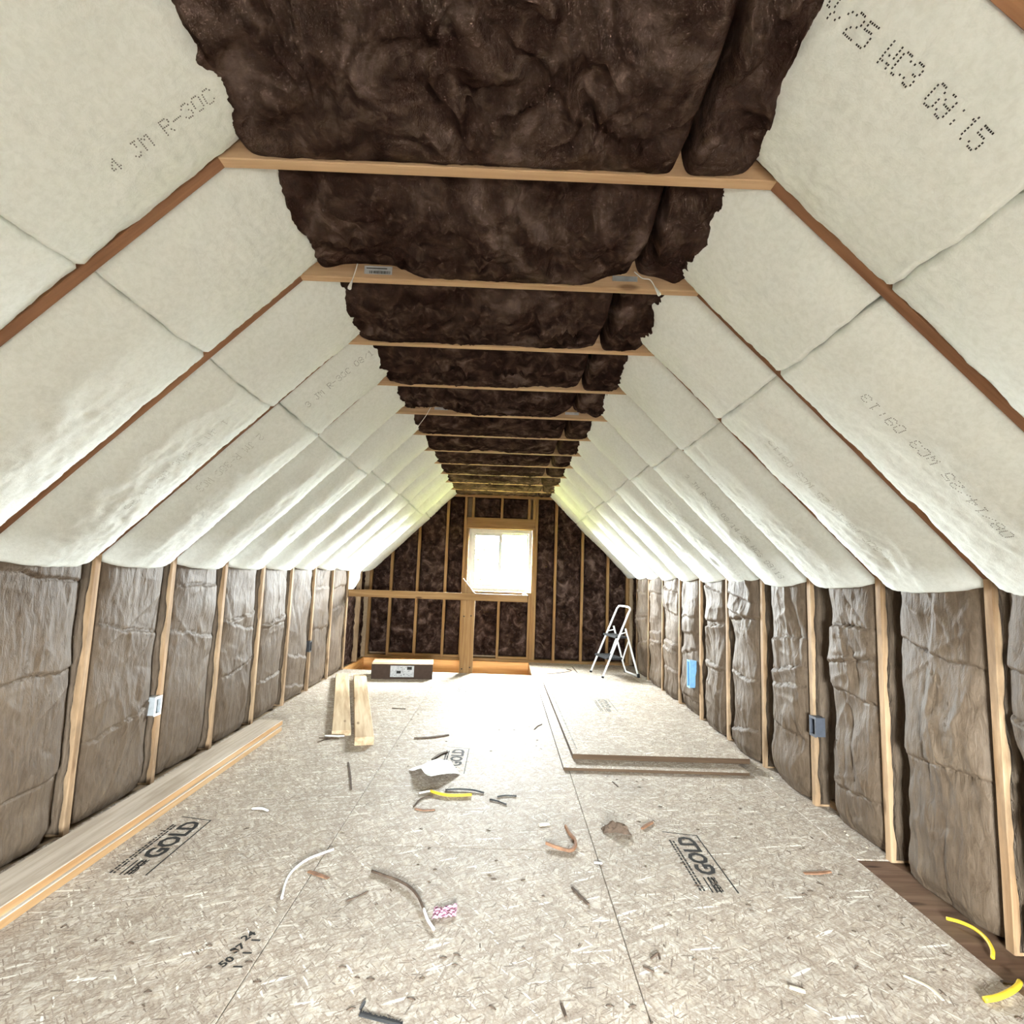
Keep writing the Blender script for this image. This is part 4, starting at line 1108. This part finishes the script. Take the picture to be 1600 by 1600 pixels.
for k in range(240):                                  # staples and tiny dark chips
    x = r.uniform(-1.6, 1.66); y = 1.4 + 3.6 * r.random() ** 1.3
    if (0.15 < x < 0.5 and 2.3 < y < 3) or (x < 0.25 and 2.9 < y < 3.5) or (x < -0.45 and 2.1 < y < 2.7) or (0.4 < x and y > 3.6) or (x < -0.75 and y > 3.2) or (abs(x) < 0.55 and 3.0 < y < 3.9): continue
    a = r.gauss(0, 0.25) if r.random() < 0.6 else r.uniform(0, 3.1); L = r.uniform(0.006, 0.014); wd = r.uniform(0.0018, 0.0034)
    c, s = math.cos(a), math.sin(a); k0 = len(V)
    for dx, dy in ((-L, -wd), (L, -wd), (L, wd), (-L, wd)): V.append((x + dx * c - dy * s, y + dx * s + dy * c, 0.0006))
    V.append((x, y, 0.004)); F += [(k0, k0 + 1, k0 + 4), (k0 + 1, k0 + 2, k0 + 4), (k0 + 2, k0 + 3, k0 + 4), (k0 + 3, k0, k0 + 4)]
tag(obj('litter', V, F, M_BARK), 'tiny dark staples and chips scattered over the floor', 'litter', None, 'stuff')

# ------------------------------------------------------------------ outdoors
lawn = root('ground', (0, 3, -3.2), 'structure')
obj('lawn', *box_vf(-60, 60, 3, 60, -3.3, -3.2), M_LAWN, lawn)
obj('bounce_ground', *box_vf(-60, 60, -60, 3, -3.3, -3.2), M_BOUNCE, lawn)  # unseen pale ground added to bounce neutral light through the rear window
def tree(x, y, h, rad, label, seed):
    o = root('tree', (x, y, -3.2), None, label, 'tree', None)
    tube('trunk', [(x, y, -3.2), (x + 0.1, y, -3.2 + h * 0.5), (x, y + 0.1, -3.2 + h * 0.8)], [0.22, 0.16, 0.06], M_TRUNK, o, 8)
    rg = np.random.default_rng(seed); n = 1500
    d = rg.normal(size=(n, 3)); d /= np.linalg.norm(d, axis=1)[:, None]
    rr = rad * (0.55 + 0.45 * rg.random(n)) * (1 + 0.3 * np.sin(d[:, 0] * 5 + d[:, 2] * 4))
    C = np.array([x, y, -3.2 + h * 0.68]) + d * rr[:, None] * np.array([1, 1, 1.25])
    a = rg.normal(size=(n, 3)); a /= np.linalg.norm(a, axis=1)[:, None]; b = np.cross(a, d); b /= np.linalg.norm(b, axis=1)[:, None] + 1e-9
    s = 0.12 + 0.12 * rg.random(n)[:, None]
    V = np.stack([C - a * s, C + b * s * 0.6, C + a * s, C - b * s * 0.6], 1).reshape(-1, 3)
    F = np.arange(4 * n).reshape(n, 4)
    q = obj('foliage', V, F, M_TREE, o); q['kind'] = 'stuff'
tree(-2.0, 25.0, 6.6, 1.7, 'leafy green tree seen through the window\'s left sash', 1)
tree(2.6, 31.0, 6.0, 1.6, 'smaller pale tree seen through the window\'s right pane', 2)
